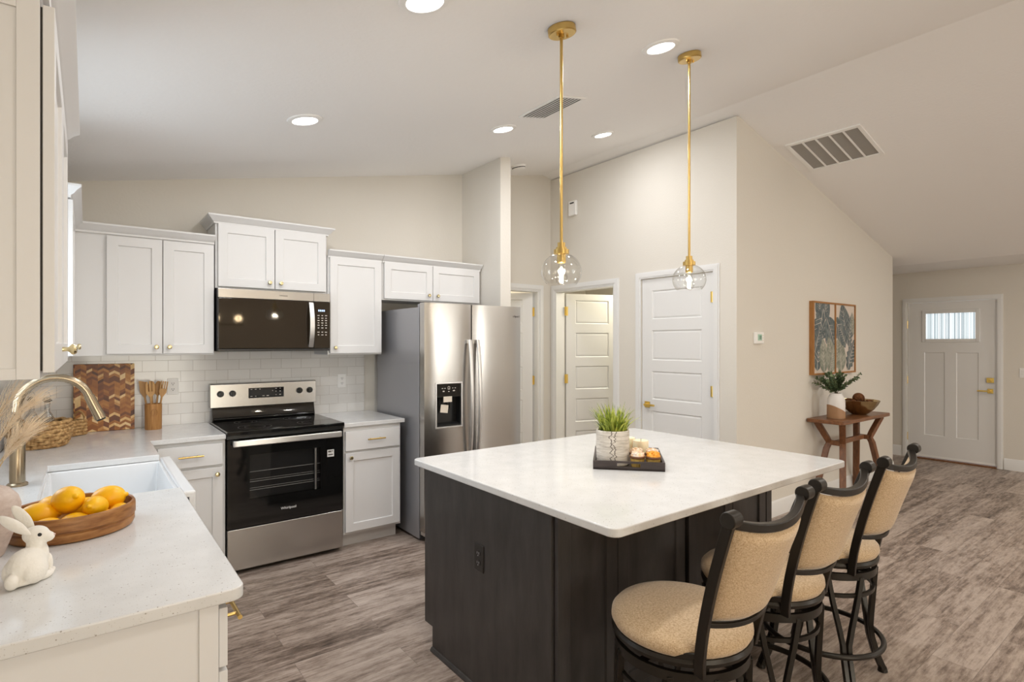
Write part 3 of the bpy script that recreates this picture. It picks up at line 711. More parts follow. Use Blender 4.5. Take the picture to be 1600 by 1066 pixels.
base_cab('base_cabinet', 'blind corner base cabinet at the meeting of the two counters', (SF, 3.437, 0), R(90), RY-3.437-0.002, SF-LX-0.002, [('door', 0.012, 0.44, 0.125, 0.862, None)])

# ---- worktops
def rounded(poly, idx, r, n=6):
    out = []
    for i, p in enumerate(poly):
        if i not in idx: out.append(p); continue
        p = Vector(p); a = (Vector(poly[i-1]) - p).normalized(); b = (Vector(poly[(i+1) % len(poly)]) - p).normalized()
        c = p + (a + b) * r; s, e = p + a*r, p + b*r
        for k in range(n+1):
            q = s.lerp(e, k/n); out.append(tuple(c + (q-c).normalized()*r))
    return out
SY0, SY1, SXB = 2.574, 3.392, -0.143
bm = BM()
prism(bm, rounded([(LX+0.009,1.43),(0.30,1.43),(0.30,SY0),(SXB,SY0),(SXB,SY1),(0.30,SY1),(0.30,3.895),(0.702,3.895),(0.702,RY-0.009),(LX+0.009,RY-0.009)], (1,), 0.03), 0.885, 0.915)
tag(obj('worktop', bm, M['quartz'], bevel=0.004, seg=3), 'L-shaped speckled white quartz worktop around the apron sink', 'countertop')
bm = BM(); box(bm, 1.468, 1.945, 3.895, RY-0.009, 0.885, 0.915)
tag(obj('worktop', bm, M['quartz'], bevel=0.004, seg=3), 'short white quartz worktop between range and refrigerator', 'countertop')

# ---- apron sink
s = thing('apron_sink', 'white porcelain farmhouse apron sink in the left counter', 'sink', (0, 0, 0))
bm = BM(); x0, x1, y0, y1, zt_, zb = SXB-0.022, 0.335, SY0-0.02, SY1+0.02, 0.883, 0.64
xi0, xi1, yi0, yi1, zi = SXB+0.004, 0.292, SY0+0.008, SY1-0.008, 0.665
v, f = box(bm, x0, x1, y0, y1, zb, zt_); bm.faces.remove(f[1])
top = [v[4], v[5], v[6], v[7]]
inn = [bm.verts.new(p) for p in ((xi0,yi0,zt_),(xi1,yi0,zt_),(xi1,yi1,zt_),(xi0,yi1,zt_))]
bot = [bm.verts.new(p) for p in ((xi0+.012,yi0+.012,zi),(xi1-.012,yi0+.012,zi),(xi1-.012,yi1-.012,zi),(xi0+.012,yi1-.012,zi))]
for i in range(4):
    j = (i+1) % 4; bm.faces.new((top[i], top[j], inn[j], inn[i])); bm.faces.new((inn[i], inn[j], bot[j], bot[i]))
bm.faces.new(bot)
obj('basin', bm, M['porcelain'], s, bevel=0.008, seg=3)
bm = BM(); box(bm, 0.303, 0.352, y0, y1, 0.63, 0.899); obj('apron', bm, M['porcelain'], s, bevel=0.010, seg=3)
bm = BM(); lathe(bm, [(0.045,0.0),(0.045,0.003),(0.030,0.004),(0.026,-0.001),(0,-0.001)], (0.07, 2.98, zi+0.0005), 24); obj('drain', bm, M['steel_bright'], s, smooth=True)

# ---- faucet
fa = thing('faucet', 'tall champagne gooseneck pull-down faucet behind the sink', 'faucet', (-0.222, 3.0, 0.915))
bm = BM(); lathe(bm, [(0.034,0),(0.034,0.008),(0.030,0.012),(0.0255,0.014),(0.0255,0.185),(0.022,0.192),(0.017,0.196)], n=28); obj('base', bm, M['nickel'], fa, auto=30)
bm = BM(); pts = [(0,0,0.19),(0,0,0.26),(0,0,0.30)]
for k in range(1, 15):
    a = PI - k*(PI*0.91)/14; pts.append((0.118 + 0.118*math.cos(a), 0, 0.315 + 0.118*math.sin(a)))
tube(bm, pts, 0.0165, 14); obj('neck', bm, M['nickel'], fa, smooth=True)
p = Vector(pts[-1]); dvec = (p - Vector(pts[-2])).normalized()
bm = BM(); cyl(bm, p - dvec*0.002, p + dvec*0.105, 0.0185, 0.0215, 24); obj('spray_head', bm, M['nickel'], fa, auto=30)
bm = BM(); cyl(bm, p + dvec*0.105, p + dvec*0.112, 0.018, 0.017, 20); obj('nozzle', bm, M['black'], fa, auto=30)
bm = BM(); cyl(bm, (0,0.022,0.12), (0,0.05,0.12), 0.012, n=16); tube(bm, [(0,0.045,0.12),(0.0,0.075,0.145),(0.0,0.10,0.18)], 0.006, 10); obj('lever_handle', bm, M['nickel'], fa, smooth=True)

# ------------------------------------------------------------------ range
rg = thing('range', 'stainless freestanding electric range with black glass oven door', 'stove', (0.707, 3.90, 0))
Wd = 0.756
bm = BM(); box(bm, 0.0, Wd, 0.045, 0.665, 0.03, 0.905); obj('body', bm, M['black_matte'], rg, bevel=0.002)
bm = BM()
for x in (0.05, Wd-0.05):
    for y in (0.12, 0.6): cyl(bm, (x, y, 0), (x, y, 0.032), 0.018, n=12)
obj('feet', bm, M['black_matte'], rg)
bm = BM(); box(bm, -0.002, Wd+0.002, -0.02, 0.60, 0.900, 0.927); ct = obj('cooktop', bm, M['black_glass'], rg, bevel=0.005, seg=3)
bm = BM()
for x, y, r in ((0.20,0.15,0.105),(0.56,0.15,0.08),(0.20,0.43,0.075),(0.56,0.43,0.10)):
    for q in (r, r*0.62):
        A = [bm.verts.new((x+q*math.cos(a*PI/24), y+q*math.sin(a*PI/24), 0.9273)) for a in range(48)]; B = [bm.verts.new((x+(q-0.0015)*math.cos(a*PI/24), y+(q-0.0015)*math.sin(a*PI/24), 0.9273)) for a in range(48)]
        for i in range(48): bm.faces.new((A[i], A[(i+1)%48], B[(i+1)%48], B[i]))
obj('burner_marks', bm, mat('burner_print', (0.09,0.09,0.09), 0.3), rg)
# back guard: black lower section, slanted stainless panel with wrapped ends
bm = BM(); prism(bm, [(0.585,0.927),(0.665,0.927),(0.665,1.06),(0.612,1.06),(0.612,1.02)], 0.012, Wd-0.012, 'x'); obj('backguard_lower', bm, M['black_glass'], rg, bevel=0.003)
bm = BM(); cyl(bm, (0.02, 0.592, 0.938), (Wd-0.02, 0.592, 0.938), 0.011, n=16); obj('vent_rail', bm, M['black_glass'], rg, auto=30)
bm = BM(); prism(bm, [(0.594,1.022),(0.66,1.022),(0.66,1.198),(0.610,1.198),(0.600,1.19)], 0.0, Wd, 'x'); bg = obj('control_panel', bm, M['steel'], rg, bevel=0.003)
def on_panel(x, z, e=0.0): return Vector((x, 0.594 + (z-1.022)*0.006/0.168 - e, z))
for x in (0.066, 0.146, 0.625, 0.704):
    bm = BM(); c = on_panel(x, 1.122)
    cyl(bm, c, c + Vector((0,-0.012,0)), 0.0235, 0.0225, 24); cyl(bm, c + Vector((0,-0.012,0)), c + Vector((0,-0.026,0)), 0.019, 0.016, 24); box(bm, c.x-0.004, c.x+0.004, c.y-0.031, c.y-0.02, c.z-0.018, c.z+0.018)
    obj('burner_knob', bm, M['black'], bg, auto=30)
bm = BM(); c = on_panel(0.378, 1.117); box(bm, 0.255, 0.508, c.y-0.003, c.y+0.004, 1.080, 1.156); dsp = obj('display', bm, M['black_glass'], bg, bevel=0.002)
bm = BM(); yk = c.y-0.0036
for (x, z, w_, h_) in [(0.275,1.146,.012,.004),(0.305,1.146,.012,.004),(0.335,1.146,.008,.006),(0.275,1.094,.014,.004),(0.305,1.094,.008,.004),(0.36,1.094,.016,.006),(0.39,1.094,.016,.006),(0.425,1.13,.005,.005),(0.45,1.146,.012,.004),(0.45,1.124,.007,.007),(0.48,1.124,.007,.007),(0.48,1.146,.008,.004),(0.45,1.098,.007,.004),(0.48,1.098,.012,.006)]:
    box(bm, x-w_/2, x+w_/2, yk, yk+0.001, z-h_/2, z+h_/2)
obj('key_marks', bm, M['key_print'], dsp)
# oven cavity + door with window
bm = BM(); box(bm, 0.0, Wd, 0.005, 0.045, 0.875, 0.899); obj('front_vent_trim', bm, M['black'], rg, bevel=0.002)
od = BM(); wx0, wx1, wz0, wz1 = 0.135, 0.595, 0.475, 0.765
for (a, b, c, d) in ((0.003,wx0,0.303,0.872),(wx1,Wd-0.003,0.303,0.872),(wx0,wx1,0.303,wz0),(wx0,wx1,wz1,0.872)): box(od, a, b, 0.0, 0.032, c, d)
bmesh.ops.remove_doubles(od, verts=od.verts, dist=1e-5)
door = obj('oven_door', od, M['black_glass'], rg)
bm = BM(); box(bm, wx0, wx1, 0.004, 0.008, wz0, wz1); obj('oven_window', bm, M['oven_glass'], door)
bm = BM()
for (a,b,c,d,e,f_) in ((wx0-.03,wx1+.03,0.040,0.0445,wz0-.03,wz1+.03),): box(bm, a, b, c, d, e, f_)
obj('oven_interior', bm, mat('oven_enamel', (0.05,0.05,0.052), 0.35), door)
bm = BM()
for z in (0.53, 0.585, 0.65):
    cyl(bm, (wx0-0.02, 0.024, z), (wx1+0.02, 0.024, z), 0.0022, n=8)
    if z < 0.6: cyl(bm, (wx0-0.02, 0.030, z+0.012), (wx1+0.02, 0.030, z+0.012), 0.0016, n=8)
cyl(bm, (wx1-0.03, 0.02, wz0), (wx1-0.03, 0.02, wz1), 0.010, n=12)
obj('oven_rack', bm, M['steel_bright'], door)
bm = BM(); prism(bm, [(0.028,-0.052),(0.05,-0.058),(Wd-0.05,-0.058),(Wd-0.028,-0.052),(Wd-0.028,-0.03),(Wd-0.05,-0.036),(0.05,-0.036),(0.028,-0.03)], 0.832, 0.872); box(bm, 0.032, 0.062, -0.04, 0.0, 0.838, 0.866); box(bm, Wd-0.062, Wd-0.032, -0.04, 0.0, 0.838, 0.866)
obj('oven_handle', bm, M['steel_bright'], door, bevel=0.006, seg=3)
obj('logo', text_bm('Whirlpool', 0.024, Matrix.Translation((0.378, -0.0012, 0.383)) @ FACE_F), M['print_white'], door)
bm = BM(); box(bm, 0.640, 0.688, -0.0012, 0.0, 0.690, 0.740); stk = obj('sticker', bm, M['print_white'], door)
bm = BM(); box(bm, 0.646, 0.668, -0.0022, -0.0011, 0.722, 0.733); box(bm, 0.672, 0.680, -0.0022, -0.0011, 0.726, 0.733); box(bm, 0.646, 0.680, -0.0022, -0.0011, 0.701, 0.709); obj('sticker_print', bm, M['print_dark'], stk)
bm = BM(); box(bm, 0.003, Wd-0.003, 0.0, 0.04, 0.032, 0.296); obj('drawer', bm, M['steel'], rg, bevel=0.004, seg=3)

# ------------------------------------------------------------------ microwave
mw = thing('microwave', 'stainless over-the-range microwave with smoked glass door', 'microwave', (0.703, 4.165, 1.437))
Wm, Hm = 0.757, 0.428
bm = BM(); box(bm, 0, Wm, 0.03, RY-4.165-0.012, 0, Hm); obj('body', bm, M['black_matte'], mw, bevel=0.002)
bm = BM(); box(bm, 0.0, Wm, 0.0, 0.03, Hm-0.062, Hm); obj('top_band', bm, M['steel'], mw, bevel=0.002)
bm = BM(); box(bm, 0.0, 0.636, 0.0, 0.03, 0.018, Hm-0.064); dr = obj('door', bm, M['mw_glass'], mw, bevel=0.003)
bm = BM(); box(bm, 0.640, Wm, 0.0, 0.03, 0.018, Hm-0.064); cp = obj('control_panel', bm, M['mw_glass'], mw, bevel=0.003)
bm = BM(); box(bm, 0.0, Wm, 0.004, 0.03, 0.0, 0.016); obj('bottom_grille', bm, M['black'], mw, bevel=0.002)
bm = BM(); box(bm, 0.634, 0.636, -0.0006, 0.0, Hm-0.062, Hm); obj('band_seam', bm, M['slot'], mw)
pts = [(0.612, -0.012 - 0.032*math.sin(PI*k/12), 0.028 + 0.328*k/12) for k in range(13)]
bm = BM(); sweep(bm, pts, rsec(0.034, 0.010), up=(0,1,0)); box(bm, 0.597, 0.627, -0.016, 0.0, 0.026, 0.046); box(bm, 0.597, 0.627, -0.016, 0.0, 0.338, 0.358); obj('door_handle', bm, M['steel_bright'], dr, bevel=0.003)
bm = BM()
for r_, z in enumerate((0.262,0.243,0.225,0.207,0.190,0.170,0.138,0.118)):
    for c_ in range(3):
        w_ = 0.016 if (r_*3+c_) % 2 == 0 else 0.011
        box(bm, 0.664+c_*0.028-w_/2+0.006, 0.664+c_*0.028+w_/2+0.006, -0.0008, 0.0, z-0.003, z+0.003)
obj('key_marks', bm, M['key_print'], cp)
bm = BM()
for k in range(4): box(bm, 0.668+k*0.013, 0.678+k*0.013, -0.0008, 0.0, 0.292, 0.306)
obj('clock_digits', bm, M['display'], cp)
obj('logo', text_bm('Whirlpool', 0.013, Matrix.Translation((0.42, -0.0008, Hm-0.032)) @ FACE_F), M['print_dark'], mw)

# ------------------------------------------------------------------ refrigerator
fr = thing('refrigerator', 'stainless side-by-side refrigerator with black water dispenser', 'refrigerator', (1.985, 3.645, 0))
Wf, Hf = 0.905, 1.765
bm = BM(); box(bm, 0.0, Wf, 0.10, 0.855, 0.02, Hf); obj('body', bm, M['steel_dark'], fr, bevel=0.004)
bm = BM(); box(bm, 0.02, Wf-0.02, 0.085, 0.10, 0.02, Hf-0.01); obj('door_gasket', bm, M['black_matte'], fr)
bm = BM()
for x in (0.05, Wf-0.05):
    for y in (0.15, 0.80): cyl(bm, (x, y, 0), (x, y, 0.03), 0.02, n=12)
obj('feet', bm, M['black_matte'], fr)
bm = BM(); box(bm, 0.01, Wf-0.01, 0.07, 0.10, 0.02, 0.085); obj('toe_grille', bm, M['black_matte'], fr, bevel=0.003)
def fdoor(x0, x1, cut=None):
    """slightly crowned door front built as a grid, with an optional rectangular cut-out"""
    bm = BM(); nx = 14; xs = [x0 + (x1-x0)*i/nx for i in range(nx+1)]; zs = [0.085, Hf+0.03]
    if cut: xs = sorted(set([round(x, 5) for x in xs if not (abs(x-cut[0]) < 0.012 or abs(x-cut[1]) < 0.012)] + [cut[0], cut[1]])); zs = [0.085, cut[2], cut[3], Hf+0.03]
    def yf(x): t = (x-x0)/(x1-x0)*2-1; return 0.012*t**4*0.9 + 0.003*t*t
    F = [[bm.verts.new((x, yf(x), z)) for z in zs] for x in xs]; B = [[bm.verts.new((x, 0.083, z)) for z in zs] for x in xs]
    nX, nZ = len(xs), len(zs)
    for i in range(nX-1):
        for j in range(nZ-1):
            if cut and cut[0]-1e-4 <= xs[i] < cut[1]-1e-4 and j == 1: 
                continue
            bm.faces.new((F[i][j], F[i+1][j], F[i+1][j+1], F[i][j+1])); bm.faces.new((B[i][j], B[i][j+1], B[i+1][j+1], B[i+1][j]))
        bm.faces.new((F[i][0], B[i][0], B[i+1][0], F[i+1][0])); bm.faces.new((F[i][-1], F[i+1][-1], B[i+1][-1], B[i][-1]))
        if cut and cut[0]-1e-4 <= xs[i] < cut[1]-1e-4:
            bm.faces.new((F[i][1], F[i+1][1], B[i+1][1], B[i][1])); bm.faces.new((F[i][2], B[i][2], B[i+1][2], F[i+1][2]))
    for j in range(nZ-1):
        bm.faces.new((F[0][j], F[0][j+1], B[0][j+1], B[0][j])); bm.faces.new((F[-1][j], B[-1][j], B[-1][j+1], F[-1][j+1]))
        if cut and j == 1:
            ia, ib = xs.index(cut[0]), xs.index(cut[1])
            bm.faces.new((F[ia][1], B[ia][1], B[ia][2], F[ia][2])); bm.faces.new((F[ib][1], F[ib][2], B[ib][2], B[ib][1]))
    return bm
XS = 0.416
cut = (0.092, 0.318, 0.855, 1.190)
fd = obj('freezer_door', fdoor(0.0, XS-0.005, cut), M['steel'], fr, auto=35)
rd = obj('fridge_door', fdoor(XS+0.005, Wf), M['steel'], fr, auto=35)
# dispenser
bm = BM(); x0, x1, z0, z1 = cut; t_ = 0.006
for (a,b,c,d) in ((x0-t_,x0+t_,z0-t_,z1+t_),(x1-t_,x1+t_,z0-t_,z1+t_),(x0,x1,z0-t_,z0+t_),(x0,x1,z1-t_,z1+t_)): box(bm, a, b, -0.004, 0.012, c, d)
obj('dispenser_bezel', bm, M['steel_bright'], fd, bevel=0.003)
bm = BM(); box(bm, x0, x1, 0.006, 0.02, 1.085, z1); dpn = obj('dispenser_panel', bm, M['black_glass'], fd)
bm = BM()
for (x, z, w_, h_) in ((0.15,1.15,.012,.005),(0.172,1.15,.012,.005),(0.205,1.163,.008,.006),(0.198,1.152,.004,.022),(0.214,1.152,.004,.022),(0.206,1.143,.018,.005),(0.24,1.15,.01,.005),(0.262,1.15,.01,.005),(0.16,1.128,.016,.009),(0.25,1.13,.018,.009),(0.205,1.125,.012,.005)): box(bm, x-w_/2, x+w_/2, 0.0052, 0.0062, z-h_/2, z+h_/2)
obj('dispenser_keys', bm, M['key_print'], dpn)
bm = BM(); box(bm, x0, x1, 0.075, 0.082, z0, 1.09); box(bm, x0, x0+0.004, 0.02, 0.08, z0, 1.09); box(bm, x1-0.004, x1, 0.02, 0.08, z0, 1.09); box(bm, x0, x1, 0.02, 0.08, 1.082, 1.09); prism(bm, [(0.012,z0),(0.082,z0),(0.082,z0+0.03),(0.012,z0+0.016)], x0, x1, 'x')
obj('dispenser_recess', bm, M['black'], fd)
bm = BM(); box(bm, 0.158, 0.178, 0.035, 0.05, 0.99, 1.08); box(bm, 0.228, 0.248, 0.035, 0.05, 0.99, 1.08); obj('dispenser_paddles', bm, M['black_matte'], fd, bevel=0.004)
bm = BM(); box(bm, 0.158, 0.232, 0.003, 0.0055, 1.045, 1.088); obj('paper_tag', bm, M['tag'], fd)
bm = BM(); box(bm, -0.033, 0.033, 0.012, 0.014, -0.03, 0.03); xform(bm, Matrix.Translation((0.170, 0, 0.995)) @ Matrix.Rotation(R(8), 4, 'Y')); obj('paper_tag', bm, M['tag'], fd)
for dd, xc in ((fd, XS-0.034), (rd, XS+0.042)):
    pts = [(xc, -0.014 - 0.036*math.sin(PI*k/16)**0.7, 0.60 + 0.92*k/16) for k in range(17)]
    bm = BM(); sweep(bm, pts, [(-0.015,-0.006),(-0.009,-0.010),(0.009,-0.010),(0.015,-0.006),(0.015,0.006),(-0.015,0.006)], up=(0,1,0))
    box(bm, xc-0.015, xc+0.015, -0.02, 0.006, 0.60, 0.63); box(bm, xc-0.015, xc+0.015, -0.02, 0.006, 1.49, 1.52)
    obj('door_handle', bm, M['steel_bright'], dd, bevel=0.004)
obj('logo', text_bm('Whirlpool', 0.026, Matrix.Translation((0.835, 0.0035, 1.715)) @ FACE_F), M['print_dark'], rd)
bm = BM(); box(bm, 0.02, 0.10, 0.03, 0.16, Hf+0.001, Hf+0.026); box(bm, Wf-0.10, Wf-0.02, 0.03, 0.16, Hf+0.001, Hf+0.026); obj('hinge_cover', bm, M['steel_dark'], fr, bevel=0.004)
bm = BM(); box(bm, 0.005, 0.05, 0.02, 0.08, 0.055, 0.083); obj('lower_hinge', bm, M['steel_bright'], fr, bevel=0.003)

# ------------------------------------------------------------------ island
IX0, IX1, IY0, IY1 = 1.333, 2.852, 1.484, 2.452
isl = thing('island_cabinet', 'dark espresso island base beneath the white quartz top', 'kitchen island', (0, 0, 0))
bm = BM(); prism(bm, [(IY0+0.024,0),(IY1-0.075,0),(IY1-0.075,0.115),(IY1,0.115),(IY1,0.884),(IY0+0.024,0.884)], IX0, IX0+0.02, 'x'); obj('end_panel', bm, M['espresso'], isl, bevel=0.002)
bm = BM(); prism(bm, [(IY0+0.024,0),(IY1-0.075,0),(IY1-0.075,0.115),(IY1,0.115),(IY1,0.884),(IY0+0.024,0.884)], IX1-0.02, IX1, 'x'); obj('end_panel', bm, M['espresso'], isl, bevel=0.002)
bm = BM(); box(bm, IX0+0.02, IX1-0.02, IY0+0.024, IY1-0.022, 0.115, 0.884); box(bm, IX0+0.02, IX1-0.02, IY0+0.024, IY1-0.08, 0, 0.115); obj('carcass', bm, M['espresso'], isl)
for a, b in ((1.345, 1.661), (1.664, 2.100), (2.130, 2.480), (2.484, 2.792)):
    bm = BM(); shaker(bm, a, b, 0.105, 0.872, IY0, 0.020, 0.062, 0.009); obj('panel_door', bm, M['espresso'], isl, bevel=0.0015)
bm = BM(); box(bm, IX1-0.052, IX1, IY0, IY0+0.024, 0, 0.884); obj('corner_post', bm, M['espresso'], isl, bevel=0.002)
for a, b in ((1.355, 1.84), (1.845, 2.33), (2.335, 2.83)):
    bm = BM(); shaker(bm, a, b, 0.125, 0.872, 0, 0.02, 0.062, 0.009); xform(bm, Matrix.Translation((a+b, IY1, 0)) @ Matrix.Rotation(PI, 4, 'Z')); obj('panel_door', bm, M['espresso'], isl, bevel=0.0015)
bm = BM(); profile_run(bm, [(IX0, IY0+0.024), (IX0, IY1-0.075)], [(0,0),(0.012,0),(0.012,0.008),(0.006,0.018),(0,0.02)], -1); obj('shoe_molding', bm, M['espresso'], isl)
bm = BM(); prism(bm, rounded([(1.292,1.165),(2.965,1.165),(2.965,2.51),(1.292,2.51)], (0,1,2,3), 0.035), 0.885, 0.915)
tag(obj('island_worktop', bm, M['quartz'], bevel=0.005, seg=3), 'large rectangular white quartz island top overhanging the stools', 'countertop')

def outlet(name, label, loc, rz, plate_m, dark=False):
    t = thing(name, label, 'outlet', loc, rz)
    bm = BM(); box(bm, -0.035, 0.035, -0.006, 0, -0.0575, 0.0575); obj('cover_plate', bm, plate_m, t, bevel=0.003)
    for z in (0.02, -0.02):
        bm = BM(); lathe(bm, [(0.0165,0),(0.0165,0.002),(0,0.002)], n=20, sy=0.85); xform(bm, Matrix.Translation((0,-0.006,z)) @ Matrix.Rotation(R(90), 4, 'X')); rc = obj('receptacle', bm, plate_m, t)
        bm = BM(); box(bm, -0.0075, -0.0050, -0.0092, -0.008, z-0.002, z+0.007); box(bm, 0.0050, 0.0075, -0.0092, -0.008, z-0.002, z+0.007); cyl(bm, (0,-0.008,z-0.008), (0,-0.0092,z-0.008), 0.0028, n=10); obj('slots', bm, M['slot'] if not dark else M['steel_dark'], rc)
    return t
outlet('power_outlet', 'white double outlet on the tile between utensil holder and range', (0.484, RY-0.008, 1.187), 0, M['plate'])
outlet('power_outlet', 'white double outlet on the tile right of the range', (1.701, RY-0.008, 1.178), 0, M['plate'])
outlet('power_outlet', 'black double outlet on the dark island end panel', (IX0, 1.968, 0.575), R(-90), mat('black_outlet', (0.02,0.018,0.017), 0.35), True)
outlet('power_outlet', 'white double outlet on the wall behind the console table', (5.656, EY, 0.45), 0, M['plate'])

# ------------------------------------------------------------------ bar stools
def pad(bm, fn, nu=14, nv=16, thick=0.045):
    """pillow: fn(u,v)->point on the middle sheet, u,v in 0..1; offset along -y/+y with a rounded edge"""
    F, B = [], []
    for i in range(nu+1):
        f_, b_ = [], []
        for j in range(nv+1):
            u, v = i/nu, j/nv; p = fn(u, v)
            e = (1-(2*u-1)**8)*(1-(2*v-1)**8); h = thick/2*max(0.12, e**0.5)
            f_.append(bm.verts.new(p + Vector((0,-h,0)))); b_.append(bm.verts.new(p + Vector((0,h,0))))
        F.append(f_); B.append(b_)
    for i in range(nu):
        for j in range(nv):
            bm.faces.new((F[i][j], F[i+1][j], F[i+1][j+1], F[i][j+1])); bm.faces.new((B[i][j], B[i][j+1], B[i+1][j+1], B[i+1][j]))
    for i in range(nu):
        for j in (0, nv): bm.faces.new((F[i][j], F[i+1][j], B[i+1][j], B[i][j]))
    for j in range(nv):
        for i in (0, nu): bm.faces.new((F[i][j], F[i][j+1], B[i][j+1], B[i][j]))
def make_stool(label, loc, rz):
    t = thing('bar_stool', label, 'stool', loc, rz, 'bar stools along the island')
    bm = BM(); lathe(bm, [(0,0.563),(0.205,0.563),(0.216,0.570),(0.224,0.585),(0.222,0.603),(0.208,0.618),(0.17,0.630),(0.11,0.637),(0.05,0.640),(0,0.640)], n=48); obj('seat', bm, M['fabric'], t, smooth=True, auto=60)
    bm = BM(); lathe(bm, [(0.19,0.545),(0.221,0.545),(0.223,0.556),(0.218,0.567),(0.19,0.567)], n=48); obj('seat_rim', bm, M['bronze'], t, auto=30)
    bm = BM(); box(bm, -0.10, 0.10, -0.10, 0.10, 0.518, 0.545); cyl(bm, (0,0,0.50), (0,0,0.52), 0.09, n=24); obj('swivel_plate', bm, M['bronze'], t, bevel=0.003)
    def hoop(r, z, a, b): return [(r*math.cos(2*PI*k/48), r*math.sin(2*PI*k/48), z) for k in range(48)], rsec(a, b)
    for nm, r, z, a, b in (('upper_hoop',0.207,0.508,0.014,0.030),('middle_hoop',0.200,0.425,0.012,0.016)):
        bm = BM(); p, s_ = hoop(r, z, a, b); sweep(bm, p, s_, True); 
        if nm == 'upper_hoop': box(bm, -0.205, 0.205, -0.015, 0.015, 0.502, 0.517); box(bm, -0.015, 0.015, -0.205, 0.205, 0.502, 0.517)
        obj(nm, bm, M['bronze'], t, auto=30)
    bm = BM(); tube(bm, [(0.238*math.cos(2*PI*k/48), 0.238*math.sin(2*PI*k/48), 0.185) for k in range(48)], 0.0115, 12, True); obj('foot_ring', bm, M['bronze'], t, smooth=True)
    for k in range(4):
        a0 = R(45+90*k); bm = BM(); er = Vector((math.cos(a0), math.sin(a0), 0)); et = Vector((-math.sin(a0), math.cos(a0), 0))
        def Pt(r, s_, z): return er*r + et*s_ + Vector((0,0,z))
        for sg in (-1, 1):
            sweep(bm, [Pt(0.197, sg*0.068, 0.505), Pt(0.200, sg*0.050, 0.40), Pt(0.205, sg*0.026, 0.29), Pt(0.208, sg*0.0125, 0.22), Pt(0.215, sg*0.012, 0.165), Pt(0.238, sg*0.012, 0.085), Pt(0.268, sg*0.012, 0.015)], rsec(0.018, 0.022), up=er)
        cyl(bm, Pt(0.270, 0, 0.0), Pt(0.268, 0, 0.022), 0.021, 0.017, 16)
        obj('leg', bm, M['bronze'], t, bevel=0.002)
    def post(sx, k):      # k 0..1 from seat to finial
        z = 0.525 + 0.495*k; return Vector((sx*(0.148 + 0.066*k**0.85), -0.168 - 0.132*k**1.35, z))
    for sx in (-1, 1):
        bm = BM(); sweep(bm, [post(sx, k/10) for k in range(11)], rsec(0.020, 0.030), up=(0,1,0)); 
        # seat bracket running forward along the rim
        p = post(sx, 0.10); sweep(bm, [p + Vector((0,0.0,0.012)), p + Vector((sx*0.020,0.045,0.004)), p + Vector((sx*0.036,0.105,-0.008))], rsec(0.008, 0.020))
        obj('back_post', bm, M['bronze'], t, bevel=0.003)
        bm = BM(); c = post(sx, 1.0); cyl(bm, c + Vector((-0.022,-0.004,0.006)), c + Vector((0.022,-0.004,0.006)), 0.0225, n=24); obj('finial', bm, M['bronze'], t, bevel=0.003)
    def back(u, v):       # u across, v up
        s_ = 2*u-1; k = 0.365 + 0.595*v; l = post(1, k)
        dip = -0.030*(1-s_*s_)*v - 0.016*(1-s_*s_)*(1-v) - 0.006*v
        return Vector((s_*(l.x-0.016), l.y - 0.045*(1-s_*s_), l.z + dip))
    bm = BM(); pad(bm, back, thick=0.042); obj('back_cushion', bm, M['fabric'], t, smooth=True, auto=60)
    bm = BM(); sweep(bm, [Vector((( -1+2*k/14)*0.209, post(1,0.96).y - 0.045*(1-(-1+2*k/14)**2), post(1,0.96).z + 0.014 - 0.034*(1-(-1+2*k/14)**2))) for k in range(15)], rsec(0.026, 0.024)); obj('top_rail', bm, M['bronze'], t, bevel=0.004)
    bm = BM(); sweep(bm, [Vector((( -1+2*k/14)*0.172, post(1,0.355).y - 0.045*(1-(-1+2*k/14)**2), post(1,0.355).z - 0.004 - 0.017*(1-(-1+2*k/14)**2))) for k in range(15)], rsec(0.020, 0.014)); obj('lower_rail', bm, M['bronze'], t, bevel=0.002)
    return t
st = make_stool('beige upholstered bar stool nearest the camera at the island corner', (1.556, 1.118, 0), R(1.2))
dup(st, 'middle beige bar stool of the three at the island', (2.113, 1.145, 0), R(1))
dup(st, 'beige bar stool farthest from the camera, nearest the console table', (2.672, 1.158, 0), R(4))

# ------------------------------------------------------------------ ceiling fixtures
TILT = -math.atan(KB)
def downlight(label, x, y, build=None, k=1.0):
    z = kz(x)
    t = thing('recessed_light', label, 'ceiling light', (x, y, z), 0, 'recessed lights in the sloped ceiling'); t.rotation_euler = (0, TILT, 0)
    if build:
        for ch in build.children: c = ch.copy(); COL.objects.link(c); c.parent = t
    else:
        bm = BM(); lathe(bm, [(0.066,-0.0015),(0.070,-0.010),(0.078,-0.011),(0.094,-0.006),(0.096,0.0),(0.066,0.0)], n=40); obj('trim_ring', bm, M['plate'], t, auto=30)
        bm = BM(); lathe(bm, [(0,-0.004),(0.067,-0.004),(0.067,-0.001),(0,-0.001)], n=40); obj('diffuser', bm, M['lens'], t)
    n = Vector((math.sin(-TILT), 0, -math.cos(TILT)))
    p = Vector((x, y, z)) + n*0.02
    area('recessed_or_fill_light', p, (0, TILT, 0), DL*k, (0.985, 0.985, 1.0), 0.13)
    return t
DL = 8.8
b0 = downlight('recessed ceiling light cut by the top picture edge, left of the pendants', 0.985, 1.815)
downlight('recessed ceiling light at far left above the microwave cabinet', 0.973, 3.185, b0)
downlight('recessed ceiling light near the ceiling vent, second from left in the far row', 2.363, 3.19, b0)
downlight('recessed ceiling light close to the tall hall wall, rightmost of the far row', 3.427, 3.224, b0, 0.6)
downlight('large bright recessed ceiling light between the two pendant canopies', 2.355, 1.812, b0)
